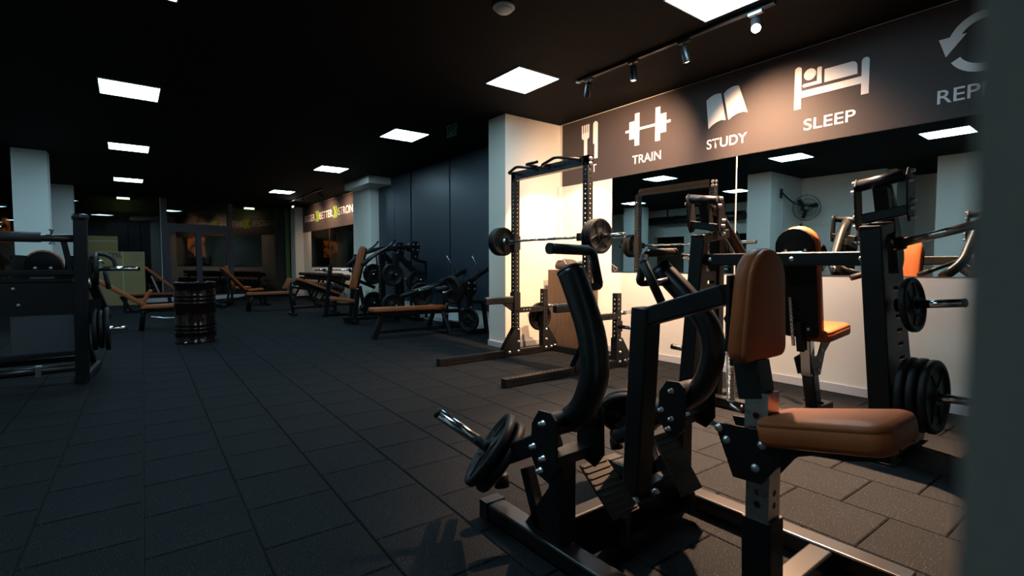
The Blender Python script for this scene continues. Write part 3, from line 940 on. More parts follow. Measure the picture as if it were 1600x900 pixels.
# seat post
XP = 1.70
part('seat_post', MB().bar([(XP, 0.81, 0.08), (XP, 0.815, 0.30)], 0.10, 0.10, up=(0, 1, 0)), 'metal', rm, bevel=0.003)
def perforated_post(z0, z1, x, y, w_):
    mb = MB(); mb.perf((x, y, z0), (x, y, z1), w_, w_, (0, 1, 0), pitch=0.042, r=0.012); return mb
part('adjusting_tube', perforated_post(0.27, 0.47, XP, 0.815, 0.078), 'steel', rm, 'chrome tube with a row of holes')
part('adjusting_tube', perforated_post(0.57, 0.73, XP, 0.825, 0.078), 'steel', rm, 'chrome tube with a row of holes')
part('pad_post', MB().bar([(XP + 0.005, 0.845, 0.70), (XP + 0.012, 0.872, 0.825)], 0.10, 0.085, up=(0, 1, 0)), 'metal', rm, bevel=0.003)
part('pad_spine', MB().bar([(XP + 0.012, 0.922, 0.80), (XP + 0.02, 0.928, 1.12)], 0.07, 0.026, up=(0, 1, 0)), 'metal', rm, bevel=0.003)
part('pad_mount', MB().mm(XP - 0.08, XP + 0.15, 0.905, 0.917, 0.86, 1.12), 'metal', rm)
gus = [(0.962, 0.600), (0.75, 0.618), (0.55, 0.655), (0.43, 0.682), (0.42, 0.655), (0.545, 0.615), (0.69, 0.555), (0.742, 0.503), (0.79, 0.432), (0.888, 0.426)]
for x in (1.640, 1.762):
    g = part('gusset_plate', MB().prism(gus, (x, 0, 0), (0, 1, 0), (0, 0, 1), 0.008), 'metal', rm, bevel=0.002)
bolts(rm, [(1.634, y, z) for y, z in ((0.942, 0.585), (0.912, 0.550), (0.79, 0.565), (0.81, 0.483))], (-1, 0, 0), 0.011, 0.011)
part('seat_bracket', MB().prism([(0.79, 0.568), (0.45, 0.632), (0.45, 0.61), (0.55, 0.58), (0.79, 0.545)], (XP, 0, 0), (0, 1, 0), (0, 0, 1), 0.07), 'metal', rm)
tilt = math.atan2(0.075, 0.36)
sv = Vector((0, -math.cos(tilt), math.sin(tilt)))
part('seat', MB().pad(seat_outline(0.25, 0.29, 0.385, 0.055), (XP + 0.015, 0.795, 0.566), (-1, 0, 0), sv, 0.088, 0.022), 'leather', rm, 'tan leather seat cushion')
part('chest_pad', MB().pad(dome_outline(0.295, 0.245, 0.385), (XP + 0.045, 0.905, 0.828), (1, 0, 0), (0, -0.015, 1), 0.075, 0.02), 'leather', rm, 'tan leather chest pad with round top')
part('knob', MB().lathe((XP + 0.06, 0.80, 0.635), (1, 0, 0), [(0, 0), (0.012, 0), (0.02, 0.01), (0.02, 0.03), (0, 0.034)], 12), 'rubber', rm)
# return spring
part('spring', MB().coil((XP + 0.03, 0.962, 0.945), (XP + 0.035, 0.955, 0.66), 0.0135, 0.0022, 46), 'steel', rm, 'thin steel return spring')
part('spring_ear', MB().prism([(0.90, 0.975), (0.975, 0.975), (0.985, 0.96), (0.975, 0.942), (0.90, 0.93)], (XP + 0.03, 0, 0), (0, 1, 0), (0, 0, 1), 0.01), 'metal', rm)
part('spring_hook', MB().tube([(XP + 0.035, 0.955, 0.66), (XP + 0.03, 0.95, 0.645), (XP, 0.90, 0.640)], 0.006, 6), 'steel', rm)

def row_side(s, x, pdy):
    """one side: upright, pivot, lever, handle, weight horn; s is -1 left, +1 right"""
    up = part('upright', MB().bar([(x, 1.405, 0.05), (x, 1.405, 0.42)], 0.085, 0.075, up=(0, 1, 0)), 'metal', rm, bevel=0.003)
    part('brace', MB().prism([(1.44, 0.30), (1.44, 0.08), (1.60, 0.08)], (x, 0, 0), (0, 1, 0), (0, 0, 1), 0.05), 'metal', rm)
    part('upright_cap', MB().mm(x - 0.11, x + 0.11, 1.365, 1.45, 0.395, 0.435), 'bright_metal', rm, bevel=0.003)
    pl = [(1.305, 0.60), (1.335, 0.622), (1.40, 0.618), (1.44, 0.56), (1.445, 0.44), (1.405, 0.375), (1.345, 0.36), (1.30, 0.42)]
    for q in (-1, 1):
        part('pivot_plate', MB().prism(pl, (x + q * 0.122, 0, 0), (0, 1, 0), (0, 0, 1), 0.010), 'metal', rm, bevel=0.002)
    part('pivot_tube', MB().lathe((x - 0.115, 1.365, 0.565), (1, 0, 0), [(0, 0), (0.046, 0), (0.046, 0.004), (0.043, 0.006), (0.043, 0.224), (0.046, 0.226), (0.046, 0.23), (0, 0.23)], 24), 'bright_metal', rm)
    bx = x - 0.127 if s < 0 else x - 0.127
    bolts(rm, [(bx, y, z) for y, z in ((1.372, 0.575), (1.425, 0.475), (1.37, 0.445), (1.385, 0.395))], (-1, 0, 0), 0.010, 0.022)
    d = pdy
    if s < 0:
        lv = smooth_curve([(x, 1.365, 1.135), (x, 1.31, 1.03), (x, 1.255, 0.90), (x, 1.238, 0.78), (x, 1.262, 0.69), (x, 1.30, 0.62), (x, 1.355, 0.57)], 6)
    else:
        lv = smooth_curve([(x, 1.535, 1.135), (x, 1.378, 0.998), (x, 1.268, 0.872), (x, 1.246, 0.73), (x, 1.315, 0.568), (x, 1.49, 0.437), (x, 1.647, 0.318), (x, 1.80, 0.215)], 6)
    part('lever', MB().tube(lv, 0.052, 22, up=(1, 0, 0)), 'bright_metal', rm)
    part('lever_cap', MB().lathe(lv[0], (lv[0] - lv[1]), [(0.054, -0.004), (0.054, 0.003), (0.045, 0.008), (0, 0.008)], 20), 'rubber', rm)
    # D handle: inner foam grips along x
    yh, zt, zb = 1.40 + d, 1.212, 1.068
    xo = x - s * 0.20
    yt = yh
    part('handle_bar', MB().tube(fillet([(x, 1.345 + d, zb), (xo, yh, zb), (xo + s * 0.05, yt, zt), (xo + s * 0.27, yt, zt + 0.004)], 0.025), 0.0155, 12), 'metal', rm)
    part('grip', MB().cyl((xo + s * 0.075, yt, zt), (xo + s * 0.265, yt, zt + 0.004), 0.0205, 14), 'grip', rm)
    part('grip', MB().cyl((xo - s * -0.01, yh, zb + 0.012), (xo + s * 0.045, yt, zt - 0.012), 0.0195, 12), 'grip', rm)
    part('grip_end', MB().cyl((xo + s * 0.262, yt, zt + 0.004), (xo + s * 0.278, yt, zt + 0.004), 0.022, 14), 'rubber', rm)
    # weight horn, pointing forward
    hd = Vector((0.02 * s, 0.985, 0.10 if s < 0 else 0.55)).normalized()
    b = Vector((x, 1.735, 0.29))
    part('horn_block', MB().bar([(x - 0.03, 1.42, 0.49), (x - 0.03, 1.80, 0.285)] if s < 0 else [(x, 1.60, 0.37), (x, 1.78, 0.262)], 0.07, 0.08), 'metal', rm, bevel=0.003)
    if s < 0:
        h0 = Vector((1.29, 1.80, 0.31)); h1 = Vector((1.075, 1.962, 0.50))
    else:
        h0 = Vector((2.09, 1.71, 0.335)); h1 = Vector((2.305, 1.872, 0.525))
    hd = (h1 - h0).normalized()
    part('weight_horn', MB().lathe(h0, hd, [(0, 0), (0.0235, 0), (0.0235, (h1 - h0).length - 0.012), (0, (h1 - h0).length - 0.012)], 20), 'chrome', rm, 'chrome weight horn')
    part('horn_cap', MB().lathe(h1 - hd * 0.014, hd, [(0.0245, 0), (0.0245, 0.010), (0.018, 0.016), (0, 0.016)], 18), 'rubber', rm)
    part('horn_collar', MB().lathe(h0 - hd * 0.02, hd, [(0, 0), (0.045, 0), (0.045, 0.02), (0, 0.02)], 18), 'metal', rm)
    # rest stop
    part('stop_post', MB().bar([(x, 1.62, 0.30), (x, 1.52, 0.07)], 0.05, 0.05, up=(1, 0, 0)), 'metal', rm)
    part('stop_bumper', MB().lathe((x, 1.80, 0.15), (0, 0.2, 1), [(0, 0), (0.035, 0), (0.035, 0.05), (0.028, 0.06), (0, 0.06)], 14), 'rubber', rm)
    return h0, hd
hL, dL = row_side(-1, XL, 0.0)
hR, dR = row_side(1, XR, 0.11)
part('vertical_grip', MB().cyl((1.87, 1.46, 1.165), (1.925, 1.40, 0.985), 0.020, 14).ball((1.87, 1.46, 1.165), 0.020, 12), 'grip', rm)
part('grip_link', MB().cyl((1.90, 1.43, 1.07), (2.06, 1.46, 1.085), 0.012, 10), 'steel', rm)
for (tx, a, b) in ((1.50, (1.415, 0.345), (1.235, 0.195)), (1.945, (1.40, 0.375), (1.24, 0.155))):
    fp = MB(); p0 = Vector((tx, a[0], a[1])); p1 = Vector((tx, b[0], b[1]))
    fp.bar([p0, p1], 0.15, 0.012, up=(0, 0.6, 0.8), c=0.002)
    fpo = part('foot_plate', fp, 'matt_tread', rm)
    rb = MB(); dn = (p1 - p0); nv = Vector((0, -dn.z, dn.y)).normalized()
    if nv.z < 0: nv = -nv
    for k in range(9):
        c = p0 + dn * ((k + 0.5) / 9) + nv * 0.008
        rb.bar([c + Vector((-0.068, 0, 0)), c + Vector((0.068, 0, 0))], 0.008, 0.004, up=tuple(nv), c=0.001)
    part('tread_ribs', rb, 'matt_tread', fpo, kind='stuff')
    part('foot_plate_strut', MB().bar([p1 - nv * 0.01, (tx, 1.24, 0.07)], 0.04, 0.03), 'metal', rm)
weight_plate(hL + dL * -0.020, dL, 0.172, 0.036, 'black plate on the left horn of the row machine, next to the lever', 'plates on the row machine', 0.3)
weight_plate(hL + dL * 0.036, dL, 0.180, 0.036, 'larger black plate in front on the left horn of the row machine', 'plates on the row machine', 1.2)
weight_plate(hR + dR * 0.03, dR, 0.165, 0.034, 'black plate on the right horn of the row machine, behind its column', 'plates on the row machine', 0.6)
weight_plate(hR + dR * 0.07, dR, 0.15, 0.03, 'smaller upper plate on the right horn of the row machine', 'plates on the row machine', 0.1)

# ================================================================== CHEST PRESS MACHINE AT THE MIRROR
cp = wthing('chest_press_machine', 'black plate loaded press machine facing the mirror, pad back towards the camera', 'gym machine', (3.9, 1.65, 0))
YC = 1.65
def side_tower(s):
    """s = -1: tower near the camera, +1: tower by the squat rack"""
    def Y(d): return YC + s * d
    yt, yb = 0.565, 0.665
    # leaning front strut with its top arm
    part('strut', MB().bar([(3.52, Y(yb), 0.03), (3.52, Y(yt), 1.36)], 0.075, 0.115, up=(0, 1, 0)), 'metal', cp, bevel=0.003)
    part('top_arm', MB().bar([(3.485, Y(yt), 1.345), (3.83, Y(yt - 0.01), 1.40)], 0.115, 0.07), 'metal', cp, bevel=0.003)
    part('upright', MB().bar([(3.95, Y(yb), 0.03), (3.76, Y(yt), 1.52)], 0.085, 0.09, up=(0, 1, 0)), 'metal', cp, bevel=0.003)
    # sheet cover with a window at the top and a column of slots
    ys = Y(0.64) if s < 0 else Y(0.60)
    mb = MB()
    def q(x0, x1, x2, x3, z0, z1):
        def yy(z): return Y(yb + 0.052 + (yt - yb) * z / 1.36) if s < 0 else Y(yb - 0.02 + (yt - yb) * z / 1.36)
        e = 0.004
        vs = [(x0, yy(z0) - e, z0), (x1, yy(z0) - e, z0), (x2, yy(z1) - e, z1), (x3, yy(z1) - e, z1), (x0, yy(z0) + e, z0), (x1, yy(z0) + e, z0), (x2, yy(z1) + e, z1), (x3, yy(z1) + e, z1)]
        mb._add(vs, [(0, 1, 2, 3), (7, 6, 5, 4), (0, 4, 5, 1), (1, 5, 6, 2), (2, 6, 7, 3), (3, 7, 4, 0)])
    def xr(z): return 3.95 - 0.19 * z / 1.49 - 0.03
    zs = [0.06] + [0.30 + 0.085 * k for k in range(9)] + [1.10]
    # solid left strip, right strip and bridges between the slots
    q(3.545, xr(0.06) - 0.15, xr(1.10) - 0.15, 3.545, 0.06, 1.10)
    q(xr(0.06) - 0.055, xr(0.06), xr(1.10), xr(1.10) - 0.055, 0.06, 1.10)
    prev = 0.06
    for k in range(9):
        z0 = 0.32 + 0.085 * k; z1 = z0 + 0.024
        q(xr(prev) - 0.15, xr(prev) - 0.055, xr(z0) - 0.055, xr(z0) - 0.15, prev, z0); prev = z1
    q(xr(prev) - 0.15, xr(prev) - 0.055, xr(1.10) - 0.055, xr(1.10) - 0.15, prev, 1.10)
    q(3.545, 3.575, 3.575, 3.545, 1.10, 1.34); q(xr(1.10) - 0.02, xr(1.10), xr(1.34), xr(1.34) - 0.02, 1.10, 1.34)
    part('slotted_cover', mb, 'metal', cp, 'sheet cover with a column of slots')
    # pivot bracket on top
    c0 = Vector((3.62, Y(0.60), 1.60))
    ytop0, ytop1 = Y(0.45), Y(0.71)
    part('pivot_tube', MB().lathe((3.60, Y(0.46), 1.635), Vector((0, Y(0.70) - Y(0.46), 0.04)), [(0, 0), (0.036, 0), (0.036, 0.24), (0, 0.24)], 20), 'bright_metal', cp)
    part('bracket_bar', MB().bar([(3.64, Y(0.48), 1.435), (3.64, Y(0.71), 1.475)], 0.06, 0.06), 'metal', cp)
    for d, zz in ((0.455, 0.0), (0.715, 0.04)):
        pl = [(3.555, 1.63 + zz), (3.58, 1.675 + zz), (3.625, 1.675 + zz), (3.66, 1.63 + zz), (3.69, 1.46 + zz), (3.68, 1.385 + zz), (3.62, 1.365 + zz), (3.585, 1.42 + zz)]
        part('pivot_plate', MB().prism(pl, (0, Y(d), 0), (1, 0, 0), (0, 0, 1), 0.011), 'metal', cp, bevel=0.002)
        sgn = s if d > 0.5 else -s
        bolts(cp, [(x, Y(d) + sgn * 0.006, z + zz) for x, z in ((3.60, 1.655), (3.585, 1.60), (3.645, 1.49), (3.635, 1.45), (3.64, 1.39))], (0, sgn, 0), 0.011, 0.022)
    # lever with grips in front of the pad
    hy = Y(0.585)
    part('lever', MB().tube(fillet([(3.60, hy, 1.64), (3.80, hy - s * 0.02, 1.53), (4.16, hy - s * 0.06, 1.16), (4.32, hy - s * 0.16, 1.04)], 0.12, 6), 0.042, 18), 'steel' if False else 'bright_metal', cp)
    part('lever_arm', MB().bar([(3.60, Y(0.58), 1.62), (3.66, Y(0.585), 1.44)], 0.075, 0.07, up=(1, 0, 0)), 'metal', cp)
    part('handle', MB().tube(fillet([(4.10, hy - s * 0.06, 1.20), (4.30, hy - s * 0.24, 1.10), (4.22, hy - s * 0.34, 1.06)], 0.04), 0.017, 10), 'metal', cp)
    part('grip', MB().cyl((4.285, hy - s * 0.255, 1.095), (4.21, hy - s * 0.355, 1.055), 0.022, 12), 'grip', cp)
    # weight horns: one on the lever, storage pegs on the tower
    horns = []
    if s < 0:
        lst = (((3.68, Y(0.68), 1.285), (3.64, Y(1.03), 1.375), 0.0245, 'steel'),
               ((3.62, Y(0.72), 0.918), (3.60, Y(0.99), 0.948), 0.0235, 'chrome'), ((3.64, Y(0.73), 0.395), (3.62, Y(1.06), 0.410), 0.0235, 'chrome'))
    else:
        lst = (((3.86, Y(0.70), 1.22), (3.88, Y(0.96), 1.23), 0.0245, 'chrome'), ((3.80, Y(0.72), 0.42), (3.80, Y(1.0), 0.43), 0.0235, 'chrome'))
    for a, b, r_, mm_ in lst:
        a = Vector(a); b = Vector(b); dd = (b - a).normalized(); L_ = (b - a).length
        h = part('weight_horn', MB().lathe(a, dd, [(0, 0), (r_, 0), (r_, L_ - 0.01), (0, L_ - 0.01)], 18), mm_, cp, 'steel weight horn')
        part('horn_cap', MB().lathe(b - dd * 0.012, dd, [(r_ + 0.001, 0), (r_ + 0.001, 0.008), (r_ * 0.7, 0.014), (0, 0.014)], 16), 'rubber', h)
        part('horn_collar', MB().lathe(a - dd * 0.05, dd, [(0, 0), (0.04, 0), (0.04, 0.05), (0, 0.05)], 16), 'metal', cp)
        horns.append((a, dd))
    part('foot_rail', MB().bar([(3.44, Y(0.665), 0.035), (4.14, Y(0.665), 0.035)], 0.09, 0.06), 'bright_metal', cp, bevel=0.003)
    part('foot_bracket', MB().mm(3.42, 3.58, Y(0.665) - 0.075, Y(0.665) + 0.075, 0.0, 0.012), 'metal', cp)
    return horns
hN = side_tower(-1); hF = side_tower(1)
part('beam', MB().bar([(3.57, YC - 0.56, 1.190), (3.57, YC + 0.56, 1.190)], 0.06, 0.088), 'metal', cp, bevel=0.003)
bolts(cp, [(3.538, y, 1.19) for y in (1.665, 1.545, 2.14, 1.14)], (-1, 0, 0), 0.012, 0.010)
pv = Vector((-0.20, 0, 1)).normalized()
part('pad_backing', MB().pad(dome_outline(0.25, 0.27, 0.80), (3.898, 1.62, 0.625), (0, -1, 0), pv, 0.014, 0.004, seam=False), 'dark_leather', cp, 'black rear board of the back pad')
part('back_pad', MB().pad(dome_outline(0.255, 0.275, 0.81), (3.845, 1.62, 0.622), (0, 1, 0), pv, -0.0, 0.018) if False else MB().pad(dome_outline(0.255, 0.275, 0.81)[::1], (3.915, 1.62, 0.622), (0, 1, 0), pv, 0.075, 0.02), 'leather', cp, 'tan leather back pad')
part('pad_handle', MB().tube(fillet([(3.76, 1.70, 1.235), (3.72, 1.70, 1.237), (3.72, 1.54, 1.237), (3.76, 1.54, 1.235)], 0.02), 0.008, 8), 'chrome', cp)
bolts(cp, [(3.868, 1.66, 0.69), (3.868, 1.56, 0.69), (3.756, 1.68, 1.25), (3.756, 1.55, 1.25)], (-1, 0, 0), 0.010, 0.006)
part('pad_rail', MB().bar([(3.60, 1.62, 1.19), (3.76, 1.62, 1.19)], 0.07, 0.07).bar([(3.845, 1.62, 0.74), (3.90, 1.62, 0.52)], 0.05, 0.03, up=(1, 0, 0)), 'metal', cp)
part('ladder_strip', MB().perf((3.79, 1.655, 0.92), (3.862, 1.655, 0.56), 0.018, 0.018, (1, 0, 0), pitch=0.03, r=0.006), 'chrome', cp, 'perforated chrome adjusting strip')
part('seat', MB().pad(seat_outline(0.24, 0.30, 0.33, 0.055), (3.95, 1.565, 0.588), (0, -1, 0), (1, 0, 0.16), 0.085, 0.02), 'leather', cp, 'tan leather seat cushion')
part('seat_tube', MB().bar([(3.985, 1.60, 0.34), (3.945, 1.60, 0.60)], 0.075, 0.075, up=(0, 1, 0)), 'chrome', cp, 'chrome seat tube')
for y in (1.545, 1.655):
    part('seat_plate', MB().prism([(3.88, 0.47), (4.00, 0.49), (4.06, 0.585), (4.24, 0.61), (4.24, 0.585), (4.12, 0.50), (4.05, 0.34), (3.95, 0.34)], (0, y, 0), (1, 0, 0), (0, 0, 1), 0.008), 'metal', cp)
bolts(cp, [(4.02, 1.540, 0.45), (4.06, 1.540, 0.52), (4.01, 1.540, 0.38)], (0, -1, 0), 0.009, 0.008)
part('seat_post', MB().bar([(4.10, 1.60, 0.07), (3.99, 1.60, 0.43)], 0.09, 0.085, up=(0, 1, 0)), 'bright_metal', cp, bevel=0.003)
part('cross_rail', MB().bar([(3.80, YC - 0.665, 0.05), (3.80, YC + 0.665, 0.05)], 0.085, 0.07), 'bright_metal', cp, bevel=0.003)
part('centre_rail', MB().bar([(3.80, 1.60, 0.05), (4.35, 1.60, 0.05)], 0.085, 0.07), 'bright_metal', cp, bevel=0.003)
bolts(cp, [(3.756, 1.78, 0.05), (3.756, 1.98, 0.05)], (-1, 0, 0), 0.009, 0.006)
part('adjust_pin', MB().cyl((4.09, 1.53, 0.12), (4.09, 1.67, 0.12), 0.010, 8), 'metal', cp)
a, d = hN[1]
weight_plate(a + d * 0.03, d, 0.160, 0.034, 'black plate on the upper peg of the near press tower', 'plates on the near press tower', 0.2)
a, d = hN[2]
weight_plate(a + d * 0.025, d, 0.215, 0.040, 'inner large black plate on the lower peg of the near press tower', 'plates on the near press tower', 0.5)
weight_plate(a + d * 0.078, d, 0.215, 0.040, 'middle large black plate on the lower peg of the near press tower', 'plates on the near press tower', 1.4)
weight_plate(a + d * 0.132, d, 0.210, 0.040, 'outer large black plate on the lower peg of the near press tower', 'plates on the near press tower', 0.9)
a, d = hF[0]
weight_plate(a + d * 0.04, d, 0.155, 0.034, 'black plate on the far press tower, seen in the mirror beside the fan pillar', 'plates on the far press tower', 0.9)

# ================================================================== HALF RACK, BARBELL, STORAGE
rk = wthing('squat_rack', 'black perforated half rack with pull up bar beside the cream pillar', 'squat rack', (3.85, 4.36, 0))
YN, YF = 3.74, 4.98
UX = 3.86; RX = 4.335
for y, side in ((YN, -1), (YF, 1)):
    part('foot_rail', MB().perf((2.76, y, 0.045), (4.54, y, 0.045), 0.075, 0.075, (0, 0, 1), pitch=0.05, r=0.010), 'rackmetal', rk)
    part('upright', MB().perf((UX, y, 0.08), (UX, y, 2.285), 0.075, 0.075, (0, 1, 0), pitch=0.0508, r=0.0105), 'rackmetal', rk)
    part('storage_post', MB().perf((RX, y, 0.08), (RX, y, 0.83), 0.07, 0.07, (0, 1, 0), pitch=0.0508, r=0.0105), 'rackmetal', rk)
    part('side_brace', MB().perf((UX + 0.038, y, 0.575), (RX - 0.035, y, 0.575), 0.06, 0.065, (0, 0, 1), pitch=0.05, r=0.0105), 'rackmetal', rk)
    for q in (-1, 1):
        part('gusset', MB().prism([(UX - 0.20, 0.03), (UX + 0.045, 0.03), (UX + 0.045, 0.36), (UX - 0.03, 0.36), (UX - 0.20, 0.11)], (0, y + q * 0.041, 0), (1, 0, 0), (0, 0, 1), 0.006), 'rackmetal', rk)
        part('gusset', MB().prism([(RX - 0.045, 0.03), (RX + 0.20, 0.03), (RX + 0.20, 0.11), (RX + 0.05, 0.33), (RX - 0.045, 0.33)], (0, y + q * 0.041, 0), (1, 0, 0), (0, 0, 1), 0.006), 'rackmetal', rk)
    bolts(rk, [(x, y - 0.045, z) for x, z in ((UX + 0.02, 0.33), (UX + 0.02, 0.18), (UX + 0.02, 0.06), (UX - 0.12, 0.06), (RX + 0.01, 0.30), (RX + 0.01, 0.17), (RX + 0.01, 0.06), (RX + 0.10, 0.065), (RX + 0.165, 0.07))], (0, -1, 0), 0.016, 0.012)
    # spotter arm
    sp = part('spotter_arm', MB().bar([(UX + 0.04, y, 0.70), (UX - 0.46, y, 0.70)], 0.06, 0.072), 'rackmetal', rk, bevel=0.002) if side > 0 else part('spotter_arm', MB().bar([(UX + 0.05, y, 0.70), (UX - 0.46, y, 0.70)], 0.06, 0.072), 'rackmetal', rk, bevel=0.002)
    part('arm_gusset', MB().prism([(UX - 0.04, 0.665), (UX - 0.20, 0.665), (UX - 0.04, 0.56)], (0, y, 0), (1, 0, 0), (0, 0, 1), 0.04), 'rackmetal', sp)
    part('arm_liner', MB().mm(UX - 0.45, UX - 0.05, y - 0.022, y + 0.022, 0.738, 0.752), 'bagtrim', sp, 'pale grey plastic liner')
    part('arm_sleeve', MB().mm(UX - 0.046, UX + 0.046, y - 0.046, y + 0.046, 0.58, 0.80), 'rackmetal', sp)
    # j hook for the bar
    jh = part('bar_hook', MB().mm(UX - 0.046, UX + 0.046, y - 0.046, y + 0.046, 1.33, 1.50), 'rackmetal', rk)
    part('hook_lip', MB().mm(UX - 0.125, UX - 0.046, y - 0.03, y + 0.03, 1.395, 1.42).mm(UX - 0.133, UX - 0.118, y - 0.03, y + 0.03, 1.395, 1.475), 'rackmetal', jh)
    # storage pegs
    for z in (0.46,):
        b = Vector((RX, y + side * 0.036, z))
        pg = part('storage_peg', MB().lathe(b, (0, side, 0), [(0, 0), (0.022, 0), (0.022, 0.28), (0, 0.28)], 16), 'chrome', rk, 'chrome plate storage peg')
        part('peg_flange', MB().mm(RX - 0.05, RX + 0.05, y + side * 0.036 - 0.005, y + side * 0.036 + 0.005, z - 0.06, z + 0.06), 'rackmetal', rk)
    b = Vector((RX, y - side * 0.036, 0.60))
    part('storage_peg', MB().lathe((RX + 0.036, y, 0.60), (1, 0, 0.03), [(0, 0), (0.022, 0), (0.022, 0.24), (0, 0.24)], 16), 'chrome', rk, 'chrome plate storage peg')
part('pull_up_beam', MB().perf((UX, YN - 0.0375, 2.235), (UX, YF + 0.0375, 2.235), 0.075, 0.10, (0, 0, 1), pitch=0.0508, r=0.0105), 'rackmetal', rk)
part('rear_cross_rail', MB().perf((4.50, YN, 0.045), (4.50, YF, 0.045), 0.075, 0.075, (0, 0, 1), pitch=0.05, r=0.010), 'rackmetal', rk)
# angled multi grip handles in front of the beam
for y0, y1, s in ((4.95, 4.50, 1), (4.28, 3.82, -1)):
    part('pull_up_grip', MB().tube(fillet([(UX - 0.04, y0 - s * 0.02, 2.27), (UX - 0.16, y0 - s * 0.03, 2.25), (UX - 0.18, (y0 + y1) / 2, 2.30), (UX - 0.04, y1, 2.26)], 0.05), 0.0165, 12), 'metal', rk)
part('pull_up_grip', MB().tube(fillet([(UX - 0.04, 4.52, 2.285), (UX - 0.22, 4.50, 2.285), (UX - 0.22, 4.30, 2.285)], 0.03), 0.0165, 12), 'metal', rk)
for y in (YN, YF):
    bolts(rk, [(UX + 0.0, y - 0.038 - (0.0 if y == YN else 0.0), z) for z in (2.25, 2.20)], (0, -1, 0), 0.020, 0.016)
bolts(rk, [(UX + 0.038, YN - 0.01, 2.25), (UX + 0.038, YN - 0.01, 2.20)], (1, 0, 0), 0.018, 0.014)

XBAR = UX - 0.083; ZB = 1.435
bb = wthing('barbell', 'chrome barbell resting on the hooks of the squat rack', 'barbell', (XBAR, 4.36, ZB))
part('shaft', MB().cyl((XBAR, 3.62, ZB), (XBAR, 5.08, ZB), 0.0145, 18), 'chrome', bb)
for y0, y1 in ((3.86, 4.12), (4.26, 4.44), (4.58, 4.86)):
    part('knurling', MB().lathe((XBAR, y0, ZB), (0, 1, 0), [(0, 0), (0.0152, 0), (0.0152, y1 - y0), (0, y1 - y0)], 18), 'steel', bb)
for s, yi, ye in ((-1, 3.61, 3.17), (1, 5.07, 5.41)):
    part('sleeve_collar', MB().lathe((XBAR, yi, ZB), (0, s, 0), [(0, 0), (0.038, 0), (0.038, 0.022), (0, 0.022)], 20), 'steel', bb)
    L_ = abs(ye - yi)
    part('sleeve', MB().lathe((XBAR, yi, ZB), (0, s, 0), [(0, 0.02), (0.0245, 0.02), (0.0245, L_ - 0.004), (0.021, L_), (0, L_)], 20), 'chrome', bb)
for k, (r_, th) in enumerate(((0.178, 0.034), (0.178, 0.034), (0.178, 0.034))):
    nm = ('innermost', 'middle', 'outermost')[k]
    weight_plate((XBAR, 3.565 - 0.040 * k, ZB), (0, -1, 0), r_, th, nm + ' plate on the near end of the racked barbell', 'plates on the racked barbell', 0.1 + 0.02 * k)
    weight_plate((XBAR, 5.115 + 0.040 * k, ZB), (0, 1, 0), r_, th, nm + ' plate on the far end of the racked barbell', 'plates on the racked barbell', 0.5)
weight_plate((RX, YF + 0.080, 0.46), (0, 1, 0), 0.185, 0.04, 'black plate on the rear storage peg of the squat rack', 'plates stored on the squat rack')

# tall wooden box in the corner with bags
wb = wthing('wooden_box', 'tall brown wooden box in the corner behind the squat rack', 'box', (4.88, 4.98, 0))
wx0, wx1, wy0, wy1, wz = 4.69, 5.035, 4.68, 5.30, 1.075
part('front_panel', MB().mm(wx0, wx0 + 0.018, wy0, wy1, 0, wz - 0.018), 'wood', wb)
part('rear_panel', MB().mm(wx1 - 0.018, wx1, wy0, wy1, 0, wz - 0.018), 'wood', wb)
part('side_panel', MB().mm(wx0 + 0.018, wx1 - 0.018, wy0, wy0 + 0.018, 0, wz - 0.018), 'wood', wb)
part('side_panel', MB().mm(wx0 + 0.018, wx1 - 0.018, wy1 - 0.018, wy1, 0, wz - 0.018), 'wood', wb)
part('top_panel', MB().mm(wx0, wx1, wy0, wy1, wz - 0.018, wz), 'wood', wb)
def lumpy(c, sx, sy, sz, seed):
    random.seed(seed)
    mb = MB(); mb.ball((0, 0, 0), 1.0, 18)
    for v in mb.v:
        n = v.normalized() if v.length > 0 else v
        sq = max(abs(n.x), abs(n.y), abs(n.z)) ** -0.55
        k = 1 + 0.06 * math.sin(n.x * 7 + seed) + 0.07 * math.sin(n.y * 9 + n.z * 5 + seed)
        v.x, v.y, v.z = c[0] + n.x * sx * k * sq, c[1] + n.y * sy * k * sq, c[2] + max(n.z, -0.62) * sz * k * sq
    return mb
g1 = wthing('gym_bag', 'dark crumpled bag lying on top of the wooden box', 'bag', (4.84, 5.10, wz))
part('body', lumpy((4.83, 5.09, wz + 0.062), 0.10, 0.17, 0.082, 3), 'bag', g1)
part('strap', MB().tube([(4.75, 5.20, wz + 0.06), (4.735, 5.14, wz + 0.125), (4.76, 5.05, wz + 0.13), (4.735, 4.98, wz + 0.07)], 0.010, 8), 'bagtrim', g1, 'grey strap')
g2 = wthing('gym_bag', 'second flatter bag on the wooden box towards the mirror', 'bag', (4.84, 4.80, wz))
part('body', lumpy((4.84, 4.79, wz + 0.050), 0.11, 0.12, 0.065, 8), 'bag', g2)
part('strap', MB().tube([(4.735, 4.86, wz + 0.06), (4.75, 4.80, wz + 0.11), (4.74, 4.72, wz + 0.06), (4.72, 4.66, wz - 0.06), (4.73, 4.64, wz + 0.02), (4.80, 4.70, wz + 0.09)], 0.008, 8), 'bagtrim', g2)

# ================================================================== MACHINES ALONG THE NAVY WALL
def pegged(parent, a, b, r, m='chrome', label='chrome weight horn'):
    a = Vector(a); b = Vector(b); d = (b - a).normalized(); L_ = (b - a).length
    h = part('weight_horn', MB().lathe(a, d, [(0, 0), (r, 0), (r, L_ - 0.008), (r * 0.8, L_), (0, L_)], 14), m, parent, label)
    return a, d
